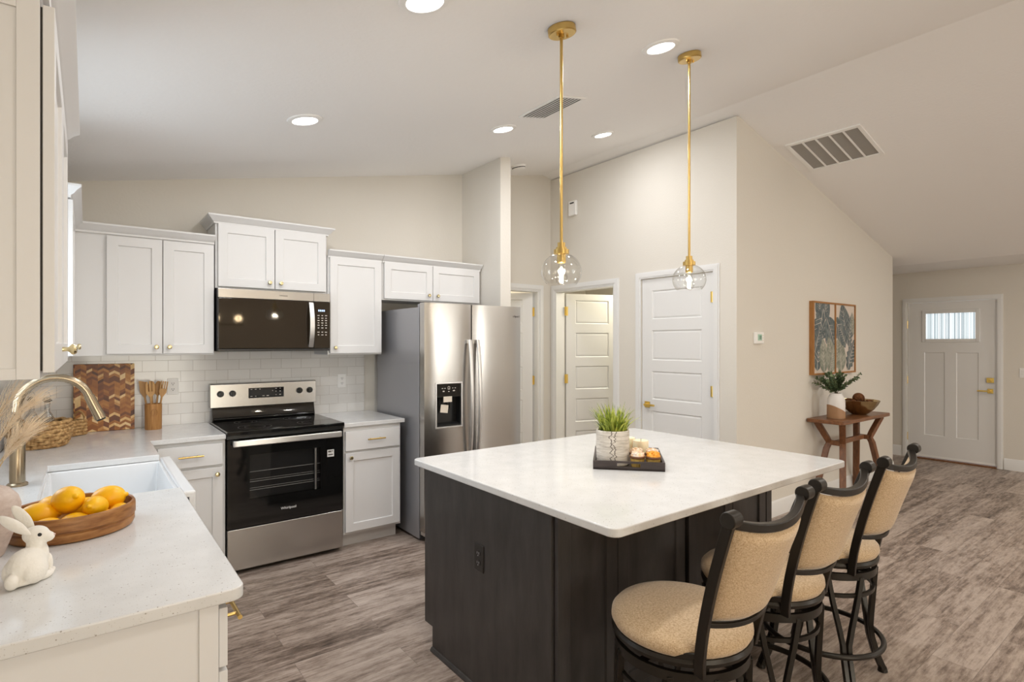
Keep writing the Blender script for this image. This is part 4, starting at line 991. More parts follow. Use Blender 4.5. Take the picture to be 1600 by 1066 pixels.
for x, y in ((0.98, 0.2), (2.36, 0.2), (1.0, -2.2), (3.2, -2.2)): area('recessed_or_fill_light', (x, y, kz(x)-0.02), (0, TILT, 0), DL*0.8, (1.0, 0.95, 0.86), 0.13)  # unseen lamps added for illumination, without fixtures
for x, y in ((5.6, 0.3), (7.0, 0.3), (5.6, -2.4), (7.0, -2.4)): area('recessed_or_fill_light', (x, y, cz(x)-0.02), (0, math.atan(SB), 0), DL*0.9, (1.0, 0.93, 0.84), 0.13)  # more added fill lamps under the living-room slope

def pendant(label, x, y, ztop, zbot, first=None):
    """zbot = underside of the glass globe"""
    zc = kz(x); L_ = zc - zbot
    t = thing('pendant_light', label, 'pendant lamp', (x, y, zc), 0, 'glass globe pendants over the island')
    bm = BM(); lathe(bm, [(0,-0.031),(0.058,-0.031),(0.0625,-0.027),(0.0625,-0.004),(0.060,0.0),(0,0.0)], n=36); 
    for k in (0, 1): lathe(bm, [(0.005,-0.040),(0.005,-0.030)], (0.03*(-1)**k, 0, 0), 10)
    xform(bm, Matrix.Rotation(TILT, 4, 'Y')); obj('canopy', bm, M['gold'], t, auto=30)
    zt_ = -(zc - ztop)             # top of the globe collar, local
    bm = BM(); lathe(bm, [(0.013,-0.048),(0.013,-0.030)], n=16); cyl(bm, (0,0,zt_+0.03), (0,0,-0.03), 0.0068, n=14); obj('rod', bm, M['gold'], t, auto=30)
    bm = BM(); lathe(bm, [(0.007,zt_+0.034),(0.0175,zt_+0.032),(0.0175,zt_+0.012),(0.024,zt_+0.0115),(0.024,zt_+0.002),(0.034,zt_+0.001),(0.034,zt_-0.018),(0.020,zt_-0.019),(0.020,zt_-0.055),(0.017,zt_-0.058),(0,zt_-0.058)], n=28); obj('socket_cap', bm, M['gold'], t, auto=30)
    R_ = 0.0895; cz_ = zt_ - 0.018 - 0.078; bm = BM(); prof = []
    for k in range(17):
        a = R(68 - k*(68+42)/16); prof.append((R_*math.cos(a), cz_ + R_*math.sin(a)*0.93))
    lathe(bm, prof, n=40, cap=False); obj('glass_shade', bm, M['glass'], t, smooth=True, auto=60)
    b = zt_ - 0.058
    bm = BM(); lathe(bm, [(0.0125,b+0.01),(0.0125,b-0.012),(0.020,b-0.035),(0.0275,b-0.058),(0.028,b-0.068),(0.022,b-0.085),(0.010,b-0.094),(0,b-0.096)], n=24); bl = obj('bulb', bm, M['glass'], t, smooth=True)
    bm = BM()
    lathe(bm, [(0,b-0.014),(0.004,b-0.018),(0.008,b-0.035),(0.010,b-0.055),(0.009,b-0.072),(0.004,b-0.082),(0,b-0.084)], n=14); obj('filament', bm, M['bulb_glow'], bl, smooth=True)
    point('pendant_lamp_light', (x, y, zc + b - 0.045), 5.5, (1.0, 0.88, 0.70), 0.017)
    return t
pendant('left brass pendant lamp with clear glass globe, nearer the range', 1.665, 1.815, 1.903, 1.71)
pendant('right brass pendant lamp with clear glass globe, nearer the hall doors', 2.630, 1.832, 1.938, 1.746)

# supply vent, return grille, smoke detector
t = thing('ceiling_vent', 'white slatted supply air vent in the kitchen ceiling behind the left pendant', 'vent', (2.42, 2.73, kz(2.42)), 0); t.rotation_euler = (0, TILT, 0)
bm = BM(); hx, hy = 0.10, 0.185
for (a,b,c,d) in ((-hx-.02,hx+.02,-hy-.02,-hy),(-hx-.02,hx+.02,hy,hy+.02),(-hx-.02,-hx,-hy,hy),(hx,hx+.02,-hy,hy)): box(bm, a, b, c, d, -0.008, 0)
obj('vent_frame', bm, M['plate'], t, bevel=0.002)
bm = BM()
for k in range(7):
    x = -hx + 0.014 + k*0.0288; v = len(bm.verts); box(bm, -0.0112, 0.0112, -hy, hy, -0.001, 0.001); xform(bm, Matrix.Translation((x,0,-0.010)) @ Matrix.Rotation(R(-13), 4, 'Y'), v)
obj('vent_slats', bm, M['plate'], t)
bm = BM(); box(bm, -hx, hx, -hy, hy, -0.002, -0.0005); obj('vent_duct', bm, M['vent_dark'], t)
gx, gy = 4.95, 2.045
t = thing('return_grille', 'large white return air grille in the sloped ceiling at right', 'vent', (gx, gy, cz(gx)), 0); t.rotation_euler = (0, math.atan(SB), 0)
bm = BM(); hx, hy = 0.225, 0.26; fw = 0.03
for (a,b,c,d) in ((-hx-fw,hx+fw,-hy-fw,-hy),(-hx-fw,hx+fw,hy,hy+fw),(-hx-fw,-hx,-hy,hy),(hx,hx+fw,-hy,hy)): box(bm, a, b, c, d, -0.014, 0)
obj('grille_frame', bm, M['plate'], t, bevel=0.003)
bm = BM()
for k in range(1, 5): y = -hy + k*2*hy/5; box(bm, -hx, hx, y-0.006, y+0.006, -0.014, -0.002)
obj('grille_bars', bm, M['plate'], t, bevel=0.002)
bm = BM(); box(bm, -hx, hx, -hy, hy, -0.004, -0.001); 
obj('grille_filter', bm, M['filter'], t)
t = thing('smoke_detector', 'round white smoke detector on the ceiling beside the partition top', 'smoke detector', (3.337, 4.254, kz(3.337)), 0); t.rotation_euler = (0, TILT, 0)
bm = BM(); lathe(bm, [(0.05,-0.036),(0.062,-0.030),(0.068,-0.010),(0.072,-0.008),(0.072,0),(0,0)], n=32); lathe(bm, [(0,-0.037),(0.05,-0.036)], n=32); obj('housing', bm, M['plate'], t, auto=30)
bm = BM(); lathe(bm, [(0.0635,-0.026),(0.066,-0.020),(0.0655,-0.019),(0.063,-0.025)], n=32); obj('vent_slot', bm, M['slot'], t)
t = thing('door_chime', 'small white chime box high on the hall wall behind left pendant', 'chime', (DX, 4.29, 2.945), R(-90))
bm = BM(); box(bm, -0.055, 0.055, -0.035, 0, -0.095, 0.06); obj('housing', bm, M['plate'], t, bevel=0.008, seg=3)
bm = BM(); box(bm, -0.03, 0.03, -0.037, -0.035, 0.028, 0.042); obj('speaker_slot', bm, M['slot'], t)
t = thing('thermostat', 'small white thermostat with green screen on the beige wall', 'thermostat', (4.44, EY, 1.537), 0)
bm = BM(); box(bm, -0.07, 0.06, -0.024, 0, -0.048, 0.048); obj('housing', bm, M['plate'], t, bevel=0.006, seg=3)
bm = BM(); box(bm, -0.040, 0.022, -0.0255, -0.024, -0.022, 0.030); sc_ = obj('screen', bm, M['lcd'], t)
bm = BM(); box(bm, -0.022, -0.016, -0.0262, -0.0255, -0.012, 0.02); box(bm, -0.004, 0.010, -0.0262, -0.0255, -0.012, 0.02); obj('digits', bm, mat('lcd_digit', (0.06,0.15,0.10), 0.4), sc_)
bm = BM()
for z in (-0.02, 0.0, 0.02): box(bm, 0.034, 0.046, -0.0255, -0.024, z-0.005, z+0.005)
obj('buttons', bm, M['tag'], t)
t = thing('light_switch', 'white rocker light switch at the right edge beside the entry door', 'switch', (EX, 1.505, 1.148), R(-90))
bm = BM(); box(bm, -0.036, 0.036, -0.006, 0, -0.058, 0.058); obj('cover_plate', bm, M['plate'], t, bevel=0.003)
bm = BM(); box(bm, -0.016, 0.016, -0.010, -0.005, -0.033, 0.033); obj('rocker', bm, M['plate'], t, bevel=0.002)

# chandelier behind the camera (mirrored in the microwave door)
t = thing('chandelier', 'linear dining chandelier with glass jars reflected in the microwave door', 'chandelier', (1.57, -2.3, kz(1.57)), 0)
zt_ = 1.82 - kz(1.57)
bm = BM(); lathe(bm, [(0,-0.03),(0.07,-0.03),(0.07,0),(0,0)], n=28); xform(bm, Matrix.Rotation(TILT, 4, 'Y')); obj('canopy', bm, M['bronze'], t)
bm = BM(); cyl(bm, (0,0,zt_), (0,0,-0.01), 0.008, n=12); obj('rod', bm, M['bronze'], t)
bm = BM(); box(bm, -0.62, 0.62, -0.012, 0.012, zt_-0.012, zt_+0.012); obj('crossbar', bm, M['bronze'], t)
for k in range(4):
    x = -0.54 + 0.36*k
    bm = BM(); lathe(bm, [(0.0,zt_+0.010),(0.03,zt_+0.010),(0.03,zt_+0.03),(0.012,zt_+0.035),(0.012,zt_+0.06),(0,zt_+0.06)], (x,0,0), 20); sk = obj('socket', bm, M['bronze'], t)
    bm = BM(); prof = [(0.03,zt_+0.02),(0.07,zt_+0.05),(0.075,zt_+0.10),(0.07,zt_+0.22)]; lathe(bm, prof + [(r_-0.002, z_) for r_, z_ in prof[::-1]], (x,0,0), 28, cap=False); obj('glass_jar', bm, M['glass'], t, smooth=True)
    bm = BM(); ellipsoid(bm, (x,0,zt_+0.11), (0.024,0.024,0.04)); obj('bulb', bm, M['bulb_glow'], t, smooth=True)
    point('chandelier_lamp_light', (1.57+x, -2.3, 1.82+0.11), 5, (1.0, 0.72, 0.42), 0.05)

# ------------------------------------------------------------------ counter decor, far corner
cb = thing('cutting_board', 'chevron-patterned wooden cutting board leaning on the tile', 'cutting board', (0.095, 4.530, 0.9155))
bm = BM(); box(bm, -0.1625, 0.1625, -0.012, 0.012, 0, 0.44); xform(bm, Matrix.Rotation(R(-2.2), 4, 'X')); 
obj('board', bm, M['chevron'], cb, bevel=0.003)
uh = thing('utensil_holder', 'bamboo cylinder utensil holder beside the cutting board', 'utensil holder', (0.357, 4.43, 0.915))
bm = BM(); lathe(bm, [(0,0),(0.047,0),(0.049,0.004),(0.050,0.170),(0.046,0.172),(0.044,0.168),(0.043,0.008),(0,0.008)], n=32); obj('cup', bm, M['bamboo'], uh, auto=35)
bm = BM(); tube(bm, [(0.017*math.cos(k*PI/12), -0.0497, 0.115+0.022*math.sin(k*PI/12)) for k in range(24)], 0.0012, 6, True); tube(bm, [(0.0, -0.0503, 0.098), (0.004, -0.0503, 0.112), (0.001, -0.0503, 0.130)], 0.0015, 6); obj('engraved_emblem', bm, M['mango'], uh)
def utensil(name, label, dx, dy, lean_x, lean_y, kind):
    t = thing(name, label, 'utensil', (0.357+dx, 4.43+dy, 0.9255), 0, 'wooden utensils in the holder')
    T = Matrix.Rotation(R(lean_y), 4, 'X') @ Matrix.Rotation(R(lean_x), 4, 'Y')
    bm = BM(); tube(bm, [(0,0,0.0),(0,0,0.10),(0,0,0.215)], 0.0058, 10); xform(bm, T); obj('handle', bm, M['utensil'], t, smooth=True)
    bm = BM()
    if kind == 'spoon': ellipsoid(bm, (0,0,0.262), (0.024,0.007,0.050))
    elif kind == 'fork':
        box(bm, -0.022, 0.022, -0.004, 0.004, 0.235, 0.262); prism(bm, [(-0.006,0.205),(0.006,0.205),(0.022,0.236),(-0.022,0.236)], -0.004, 0.004, 'y')
        for x in (-0.018, -0.006, 0.006, 0.018): box(bm, x-0.004, x+0.004, -0.004, 0.004, 0.262, 0.312)
    elif kind == 'slotted':
        prism(bm, [(-0.006,0.205),(0.006,0.205),(0.026,0.235),(0.026,0.30),(0.018,0.312),(0.012,0.312),(0.012,0.245),(0.006,0.245),(0.006,0.315),(-0.006,0.315),(-0.006,0.245),(-0.012,0.245),(-0.012,0.312),(-0.018,0.312),(-0.026,0.30),(-0.026,0.235)], -0.0035, 0.0035, 'y')
    else: prism(bm, [(-0.006,0.205),(0.006,0.205),(0.024,0.245),(0.028,0.305),(-0.018,0.322),(-0.022,0.245)], -0.0035, 0.0035, 'y')
    xform(bm, T); obj('head', bm, M['utensil'], t, bevel=0.0015)
utensil('wooden_spatula', 'narrow wooden spatula leaning far left in the holder', -0.016, 0.012, -8.5, -3, 'spat')
utensil('wooden_spoon', 'wooden spoon standing at the back middle of the holder', 0.0, 0.018, -1.5, -4, 'spoon')
utensil('wooden_fork', 'slotted wooden turner in the front middle of the holder', -0.006, -0.014, -3, 2, 'slotted')
utensil('wooden_fork', 'four-tined wooden fork leaning right in the holder', 0.016, 0.004, 9, -1, 'fork')
utensil('wooden_spoon', 'second wooden spoon leaning right behind the fork in the holder', 0.010, 0.018, 4.5, -5, 'spoon')

def weave_round(bm, rfun, z0, z1, rows, n, r=0.008):
    for k in range(rows):
        z = z0 + (z1-z0)*(k+0.5)/rows; pts = []
        for i in range(n*4):
            a = 2*PI*i/(n*4); q = math.sin(a*n + (PI if k % 2 else 0))
            pts.append(((rfun(z)+0.0065*q)*math.cos(a), (rfun(z)+0.0045*q)*math.sin(a), z + 0.003*q))
        tube(bm, pts, r, 7, True)
bk = thing('basket', 'round woven seagrass basket beside the faucet holding glass bottles', 'basket', (-0.205, 4.055, 0.915))
bm = BM(); rf = lambda z: 0.105 + 0.026*math.sin(min(1, z/0.14)*PI*0.75)
weave_round(bm, rf, 0.002, 0.146, 7, 11, 0.0125); obj('woven_wall', bm, M['seagrass'], bk, smooth=True)
bm = BM(); lathe(bm, [(0,0.001),(0.104,0.001),(0.118,0.06),(0.118,0.135),(0.114,0.135),(0.112,0.06),(0.10,0.008),(0,0.008)], n=32); obj('liner', bm, M['seagrass_in'], bk)
def bottle(label, x, y, h, sc=1.0):
    t = thing('glass_bottle', label, 'bottle', (x, y, 0.9245), 0, 'textured glass bottles in the round basket')
    prof = [(0.0,0),(0.036,0),(0.041,0.006),(0.043,0.05),(0.042,0.13),(0.030,0.165),(0.016,0.185),(0.0145,h-0.02),(0.017,h-0.015),(0.017,h)]
    bm = BM(); lathe(bm, [(r_*sc, z_) for r_, z_ in prof] + [(max(0, (r_-0.003))*sc, z_+(0.004 if z_ < 0.01 else 0)) for r_, z_ in prof[::-1]], n=28, cap=False); obj('glass', bm, M['bottle'], t, smooth=True)
    bm = BM(); lathe(bm, [(0,h-0.005),(0.0135*sc,h-0.005),(0.020*sc,h+0.002),(0.021*sc,h+0.018),(0.014*sc,h+0.024),(0,h+0.026)], n=20); box(bm, -0.026*sc, 0.026*sc, -0.003, 0.003, h+0.002, h+0.010); obj('stopper', bm, M['black'], t, auto=35)
    bm = BM(); tube(bm, [(-0.022*sc,0,h+0.006),(-0.018*sc,0,h+0.03),(-0.006,0,h+0.052),(0.006,0,h+0.052),(0.018*sc,0,h+0.03),(0.022*sc,0,h+0.006)], 0.0018, 8); obj('wire_bail', bm, M['steel_dark'], t)
bottle('textured clear glass bottle with black stopper at the left in the round basket', -0.243, 4.100, 0.243, 0.82)
bottle('textured clear glass bottle with black stopper at the right in the round basket', -0.175, 4.060, 0.240, 0.82)
tb = thing('basket', 'rectangular woven seagrass tray with loop handles in the counter corner', 'basket', (-0.135, 4.365, 0.915), R(43))
hw, hd = 0.135, 0.048
bm = BM()
for k in range(5):
    z = 0.012 + k*0.019; pts = []
    segs = [((-hw,-hd),(hw,-hd)),((hw,-hd),(hw,hd)),((hw,hd),(-hw,hd)),((-hw,hd),(-hw,-hd))]
    for (a, b) in segs:
        m_ = max(4, int(30*math.dist(a, b)/0.3))
        for i in range(m_):
            u = i/m_; q = 0.003*math.sin(i*PI*0.9 + (PI if k % 2 else 0)); nx, ny = (b[1]-a[1], -(b[0]-a[0])); ln = math.hypot(nx, ny)
            pts.append((a[0]+(b[0]-a[0])*u + nx/ln*q, a[1]+(b[1]-a[1])*u + ny/ln*q, z))
    tube(bm, pts, 0.0105, 7, True)
obj('woven_wall', bm, M['seagrass'], tb, smooth=True)
bm = BM(); box(bm, -hw, hw, -hd, hd, 0.001, 0.010); obj('woven_base', bm, M['seagrass_in'], tb)
for sx in (-1, 1):
    bm = BM(); tube(bm, [(sx*hw, 0.04*math.cos(a*PI/8), 0.092 + 0.055*math.sin(a*PI/8)) for a in range(9)], 0.0055, 8); obj('loop_handle', bm, M['seagrass'], tb, smooth=True)

# ------------------------------------------------------------------ counter decor, near end
bw = thing('wooden_bowl', 'round mango wood bowl full of lemons on the near counter', 'bowl', (-0.035, 2.19, 0.915))
bm = BM(); bwx, bwy = 0.163, 0.163
prof = [(0,0),(0.90,0),(0.955,0.05),(0.985,0.18),(0.985,0.36),(0.965,0.40),(0.965,0.44),(1.0,0.48),(1.0,0.80),(0.995,0.90),(0.975,0.98),(0.95,1.0),(0.93,0.96),(0.92,0.6),(0.90,0.2),(0,0.18)]
lathe(bm, [(r_, z_*0.075) for r_, z_ in prof], n=56, sx=bwx, sy=bwy); obj('turned_bowl', bm, M['mango'], bw, auto=35)
def lemon(label, loc, rot, s=1.0, first=[None]):
    if first[0] is None:
        bm = BM(); L_ = 0.043; prof = [(0,-L_-0.006),(0.004,-L_-0.005),(0.008,-L_+0.001)]
        for k in range(1, 15):
            a = -PI/2 + PI*k/15; prof.append((0.0345*math.cos(a)**0.9, L_*math.sin(a)))
        prof += [(0.007,L_),(0.0055,L_+0.006),(0.0,L_+0.009)]
        lathe(bm, prof, n=24); o = obj('lemon', bm, M['lemon'], smooth=True, auto=80); first[0] = o
    else:
        o = first[0].copy(); COL.objects.link(o)
    o.location = loc; o.rotation_euler = rot; o.scale = (s, s, s)
    return tag(o, label, 'lemon', 'lemons in the wooden bowl')
LR = math.radians
for lab, p, r, s in [
    ('big round lemon on top of the pile in the wooden bowl', (-0.045, 2.175, 1.012), (LR(70), LR(10), LR(20)), 1.17),
    ('lemon on top at the right of the bowl, beside the rim', (0.056, 2.222, 0.990), (LR(80), 0, LR(70)), 1.12),
    ('small lemon end-on between the two top lemons', (0.022, 2.130, 0.990), (LR(75), LR(5), LR(-25)), 0.92),
    ('long lemon lying at the left side of the bowl', (-0.115, 2.175, 0.975), (LR(85), 0, LR(82)), 1.12),
    ('lemon low at the front middle of the bowl', (-0.028, 2.105, 0.950), (LR(80), 0, LR(60)), 1.02),
    ('lemon low at the front left of the bowl above the rabbit', (-0.092, 2.095, 0.950), (LR(85), 0, LR(100)), 0.98),
    ('lemon low at the right front of the bowl near the rim', (0.050, 2.135, 0.945), (LR(85), 0, LR(30)), 0.85),
    ('lemon at the far right inside the bowl rim', (0.085, 2.180, 0.948), (LR(80), 0, LR(-10)), 0.9),
    ('lemon at the back left of the pile behind the big one', (-0.088, 2.262, 0.975), (LR(85), 0, LR(20)), 1.05),
    ('lemon at the back of the bowl, mostly hidden', (0.0, 2.275, 0.955), (LR(85), 0, LR(80)), 1.0)]: lemon(lab, p, r, s)

rb = thing('rabbit_figurine', 'white ceramic rabbit figurine on the counter in front of the bowl', 'figurine', (-0.106, 1.782, 0.915), R(58)); rb.scale = (0.88, 0.88, 0.88)
E = ellipsoid
HP = Matrix.Translation((0.016, 0, 0.120)) @ Matrix.Rotation(R(-66), 4, 'Z')      # the head looks over its right shoulder
bm = BM()
E(bm, (-0.018,0,0.048), (0.050,0.041,0.047)); E(bm, (0.018,0,0.062), (0.028,0.028,0.046)); E(bm, (0.014,-0.002,0.092), (0.023,0.022,0.034))
for s_ in (-1, 1):
    E(bm, (-0.022,s_*0.026,0.036), (0.038,0.021,0.035)); E(bm, (0.012,s_*0.028,0.009), (0.030,0.012,0.010)); E(bm, (0.042,s_*0.015,0.030), (0.011,0.010,0.030)); E(bm, (0.049,s_*0.015,0.008), (0.017,0.010,0.009))
E(bm, (-0.068,0,0.022), (0.017,0.016,0.021)); E(bm, (-0.02,0,0.012), (0.05,0.036,0.012))
hb = BM(); E(hb, (0,0,0), (0.031,0.024,0.025)); E(hb, (0.025,0,-0.009), (0.017,0.0155,0.0145)); xform(hb, HP)
tmp = bpy.data.meshes.new('head'); hb.to_mesh(tmp); hb.free(); bm.from_mesh(tmp); bpy.data.meshes.remove(tmp)
body = obj('body', bm, M['rabbit'], rb, smooth=True)
rm = body.modifiers.new('remesh', 'REMESH'); rm.mode = 'VOXEL'; rm.voxel_size = 0.0026; rm.use_smooth_shade = True
sm = body.modifiers.new('smooth', 'SMOOTH'); sm.factor = 0.5; sm.iterations = 4
for s_ in (-1, 1):
    ea = R(38 if s_ < 0 else 62); RT = Matrix.Rotation(ea, 3, 'Y') @ Matrix.Rotation(R(s_*10), 3, 'Z')
    bm = BM(); ellipsoid(bm, (0,0,0), (1,1,1), n=24, m=16)
    for v in bm.verts:      # leaf-shaped ear, tapered to its root and hollowed in front
        u = v.co.x; k = 1 - 0.35*max(0, u) ** 1.5
        v.co = Vector((u*0.046, v.co.y*0.0075*k + (0.003*s_*(1-v.co.z**2)*(1-u*u)), v.co.z*0.0145*k))
    xform(bm, Matrix.Translation((-0.012-0.038*math.cos(ea), s_*0.0155, 0.012+0.038*math.sin(ea))) @ RT.to_4x4()); xform(bm, HP); obj('ear', bm, M['rabbit'], rb, smooth=True)
for s_ in (-1, 1):
    bm = BM(); E(bm, (0.012,s_*0.0208,0.004), (0.0050,0.0030,0.0050)); xform(bm, HP); obj('eye', bm, M['black'], rb, smooth=True)
bm = BM(); E(bm, (0.0405,0,-0.005), (0.0026,0.004,0.003)); xform(bm, HP); plabel(obj('nose', bm, mat('rabbit_nose', (0.62,0.45,0.40), 0.5), rb, smooth=True), 'pinkish nose')

vs = thing('vase', 'taupe marbled stoneware vase with pampas grass cut by the left picture edge', 'vase', (-0.218, 2.035, 0.915))
bm = BM(); prof = [(0,0),(0.036,0),(0.042,0.006),(0.060,0.06),(0.074,0.11),(0.0765,0.135),(0.070,0.160),(0.052,0.182),(0.030,0.192),(0.026,0.20),(0.022,0.20),(0.022,0.185),(0,0.18)]
lathe(bm, prof, n=44); obj('body', bm, M['marbled'], vs, smooth=True, auto=60)
def pampas(label, base, path, seed, n=420, wid=0.030, ln=0.085):
    rng = random.Random(seed); t = thing('pampas_stem', label, 'dried grass', base, 0, 'pampas stems in the marbled vase')
    pts = [Vector(p) for p in path]
    def at(k):
        f = k*(len(pts)-1); i = min(int(f), len(pts)-2); return pts[i].lerp(pts[i+1], f-i)
    bm = BM(); tube(bm, [at(k/10) for k in range(11)], 0.0016, 7); obj('stalk', bm, M['pampas_stem'], t, smooth=True)
    bm = BM()
    for q in range(n):
        k = 0.42 + 0.58*rng.random(); p = at(k); d = (at(min(1, k+0.05)) - at(max(0, k-0.05))).normalized()
        s_ = Vector((rng.gauss(0,1), rng.gauss(0,1), rng.gauss(0,1))); s_ = (s_ - d*s_.dot(d)).normalized()
        w = wid*math.sin(PI*min(1, (k-0.40)/0.62))**0.6 + 0.006
        a = p; b = p + d*ln*0.45 + s_*w*0.7; c = p + d*ln*(0.8+0.3*rng.random()) + s_*w*1.0 + Vector((0,0,-0.018*rng.random()))
        h = 0.0005; sd = d.cross(s_)*h
        v = [bm.verts.new(x) for x in (a-sd, a+sd, b+sd, b-sd, c)]
        bm.faces.new((v[0], v[1], v[2], v[3])); bm.faces.new((v[3], v[2], v[4]))
    o = obj('plume', bm, M['pampas'], t); o['kind'] = 'stuff'
B0 = (-0.218, 2.035, 1.10)
pampas('feathery pampas stem arching highest to the right toward the faucet', B0, [(0,0,0),(0.012,0,0.07),(0.035,-0.005,0.14),(0.065,-0.01,0.200),(0.105,-0.02,0.232)], 1, 230)
pampas('feathery pampas stem reaching right at mid height beside the faucet stem', B0, [(0.004,0,0),(0.02,-0.01,0.05),(0.05,-0.02,0.10),(0.072,-0.035,0.135),(0.092,-0.045,0.160)], 2, 190)
pampas('feathery pampas stem standing upright at the picture edge', B0, [(-0.004,0,0),(0.0,0.005,0.08),(0.012,0.01,0.15),(0.03,0.02,0.205),(0.06,0.03,0.25)], 3, 170)
pampas('lowest feathery pampas stem drooping over the vase shoulder', B0, [(0.004,-0.004,0),(0.024,-0.02,0.04),(0.045,-0.035,0.085),(0.062,-0.05,0.12),(0.085,-0.065,0.145)], 4, 170)
pampas('feathery pampas stem leaning left out of the picture', B0, [(-0.006,0,0),(-0.015,0.005,0.08),(-0.03,0.01,0.15),(-0.05,0.015,0.20),(-0.06,0.02,0.23)], 5, 120)

# ------------------------------------------------------------------ island tray group
TZ = 0.915; tr_c = (2.085, 1.800); tr_a = R(-47.5)
tr = thing('serving_tray', 'dark rectangular serving tray with cut-out handles on the island', 'tray', (tr_c[0], tr_c[1], TZ), tr_a)
tw, td, th = 0.160, 0.185, 0.040
M['tray'] = wood('tray_wood', (0.035,0.028,0.027), (0.065,0.05,0.048), (3,20,20), 0.45)
bm = BM(); box(bm, -tw, tw, -td, td, 0, 0.008); obj('tray_base', bm, M['tray'], tr)
for sy in (-1, 1):
    bm = BM(); y0, y1 = sorted((sy*td, sy*(td-0.010)))
    for (a,b,c,d) in ((-tw,-0.052,0,th),(0.052,tw,0,th),(-0.052,0.052,0,0.014),(-0.052,0.052,0.031,th)): box(bm, a, b, y0, y1, c, d)
    bmesh.ops.remove_doubles(bm, verts=bm.verts, dist=1e-5); obj('handle_side', bm, M['tray'], tr)
for sx in (-1, 1):
    bm = BM(); x0, x1 = sorted((sx*tw, sx*(tw-0.010))); box(bm, x0, x1, -td+0.010, td-0.010, 0, th); obj('long_side', bm, M['tray'], tr)
def on_tray(x, y): v = Matrix.Rotation(tr_a, 2) @ Vector((x, y)); return (tr_c[0]+v.x, tr_c[1]+v.y, TZ+0.0082)
def planter(name, label, loc):
    return thing(name, label, 'potted plant', loc)
pp = planter('potted_grass', 'bright green grass plant in a birch-bark pot on the tray', on_tray(-0.071, -0.086)); pp.rotation_euler = (0, 0, R(-49)); pp.scale = (0.95, 0.95, 1.0)
bm = BM(); lathe(bm, [(0,0),(0.076,0),(0.080,0.004),(0.0815,0.08),(0.081,0.158),(0.078,0.162),(0.072,0.160),(0.071,0.13),(0,0.13)], n=44); obj('pot', bm, M['bark'], pp, auto=40)
bm = BM(); lathe(bm, [(0,0.134),(0.0705,0.134),(0.0705,0.138),(0,0.142)], n=28); obj('soil', bm, M['soil'], pp)
rng = random.Random(11); bm = BM()
for q in range(170):
    a = rng.random()*2*PI; r0 = 0.060*math.sqrt(rng.random()); b = Vector((r0*math.cos(a), r0*math.sin(a), 0.138))
    out = Vector((math.cos(a+rng.gauss(0,0.5)), math.sin(a+rng.gauss(0,0.5)), 0)); H_ = 0.08 + 0.09*rng.random(); sp = (0.012 + r0*0.9)*(0.5+rng.random())
    if rng.random() < 0.07: sp *= 1.9
    w = 0.0042 + 0.0034*rng.random(); sd = Vector((-out.y, out.x, 0))*w; prev = None
    for k in range(5):
        u = k/4; p = b + Vector((0,0,H_*(u - 0.18*u*u*(sp/0.06)))) + out*sp*u**1.8; ww = sd*(1 - 0.92*u**1.5)
        cur = (bm.verts.new(p-ww), bm.verts.new(p+ww))
        if prev: bm.faces.new((prev[0], prev[1], cur[1], cur[0]))
        prev = cur
o = obj('grass_blades', bm, M['grass'], pp, smooth=True); o['kind'] = 'stuff'
def candle(label, loc, r, h):
    t = thing('pillar_candle', label, 'candle', loc, 0, 'pillar candles on the tray')
    bm = BM(); lathe(bm, [(0,0),(r*0.97,0),(r,0.003),(r,h-0.003),(r*0.96,h),(r*0.6,h-0.004),(0,h-0.006)], n=32); obj('wax', bm, M['wax'], t, auto=40)
    bm = BM(); cyl(bm, (0,0,h-0.007), (0.002,0,h+0.008), 0.0011, n=6); obj('wick', bm, M['black_matte'], t)
candle('wide cream pillar candle behind the cupcakes on the tray', on_tray(0.066, 0.066), 0.038, 0.088)
candle('yellowish pillar candle right behind the grass pot', on_tray(0.006, 0.115), 0.035, 0.092)
def cupcake(label, loc, top, rz):
    t = thing('cupcake', label, 'cupcake', loc, rz, 'mini cupcakes on the tray'); t.scale = (0.89, 0.89, 0.95)
    bm = BM(); n = 36
    rings = [[bm.verts.new(((r_+(0.0010 if i % 2 else -0.0010))*math.cos(2*PI*i/n), (r_+(0.0010 if i % 2 else -0.0010))*math.sin(2*PI*i/n), z_)) for i in range(n)] for r_, z_ in ((0.029,0),(0.0355,0.043))]
    for i in range(n): bm.faces.new((rings[0][i], rings[0][(i+1)%n], rings[1][(i+1)%n], rings[1][i]))
    bm.faces.new(rings[0][::-1]); bm.faces.new(rings[1]); obj('paper_case', bm, M['cake_case'], t)
    bm = BM(); lathe(bm, [(0,0.041),(0.0375,0.041),(0.0405,0.046),(0.038,0.052),(0,0.054)], n=28); obj('chocolate_rim', bm, M['choc'], t, smooth=True)
    bm = BM(); rg_ = random.Random(len(label))
    ellipsoid(bm, (0,0,0.053), (0.0355,0.0355,0.020))
    for q in range(26):
        a, r_ = rg_.random()*2*PI, 0.032*math.sqrt(rg_.random()); ellipsoid(bm, (r_*math.cos(a), r_*math.sin(a), 0.054+0.019*math.sqrt(max(0, 1-(r_/0.036)**2))), (0.006,0.006,0.005), n=8, m=6)
    tp = obj('crumb_top', bm, top, t, smooth=True)
cupcake('mini cupcake with white crumb on orange, front left of the two', on_tray(0.041, -0.130), M['sugar'], 0)
cupcake('mini cupcake with bright orange topping at the front right tray corner', on_tray(0.113, -0.130), M['cake'], 1)
cupcake('white-crumbed mini cupcake in the second row behind the orange one', on_tray(0.113, -0.054), M['sugar'], 2)
cupcake('white-crumbed mini cupcake in the second row, mostly hidden beside the pot', on_tray(0.041, -0.054), M['sugar'], 3)

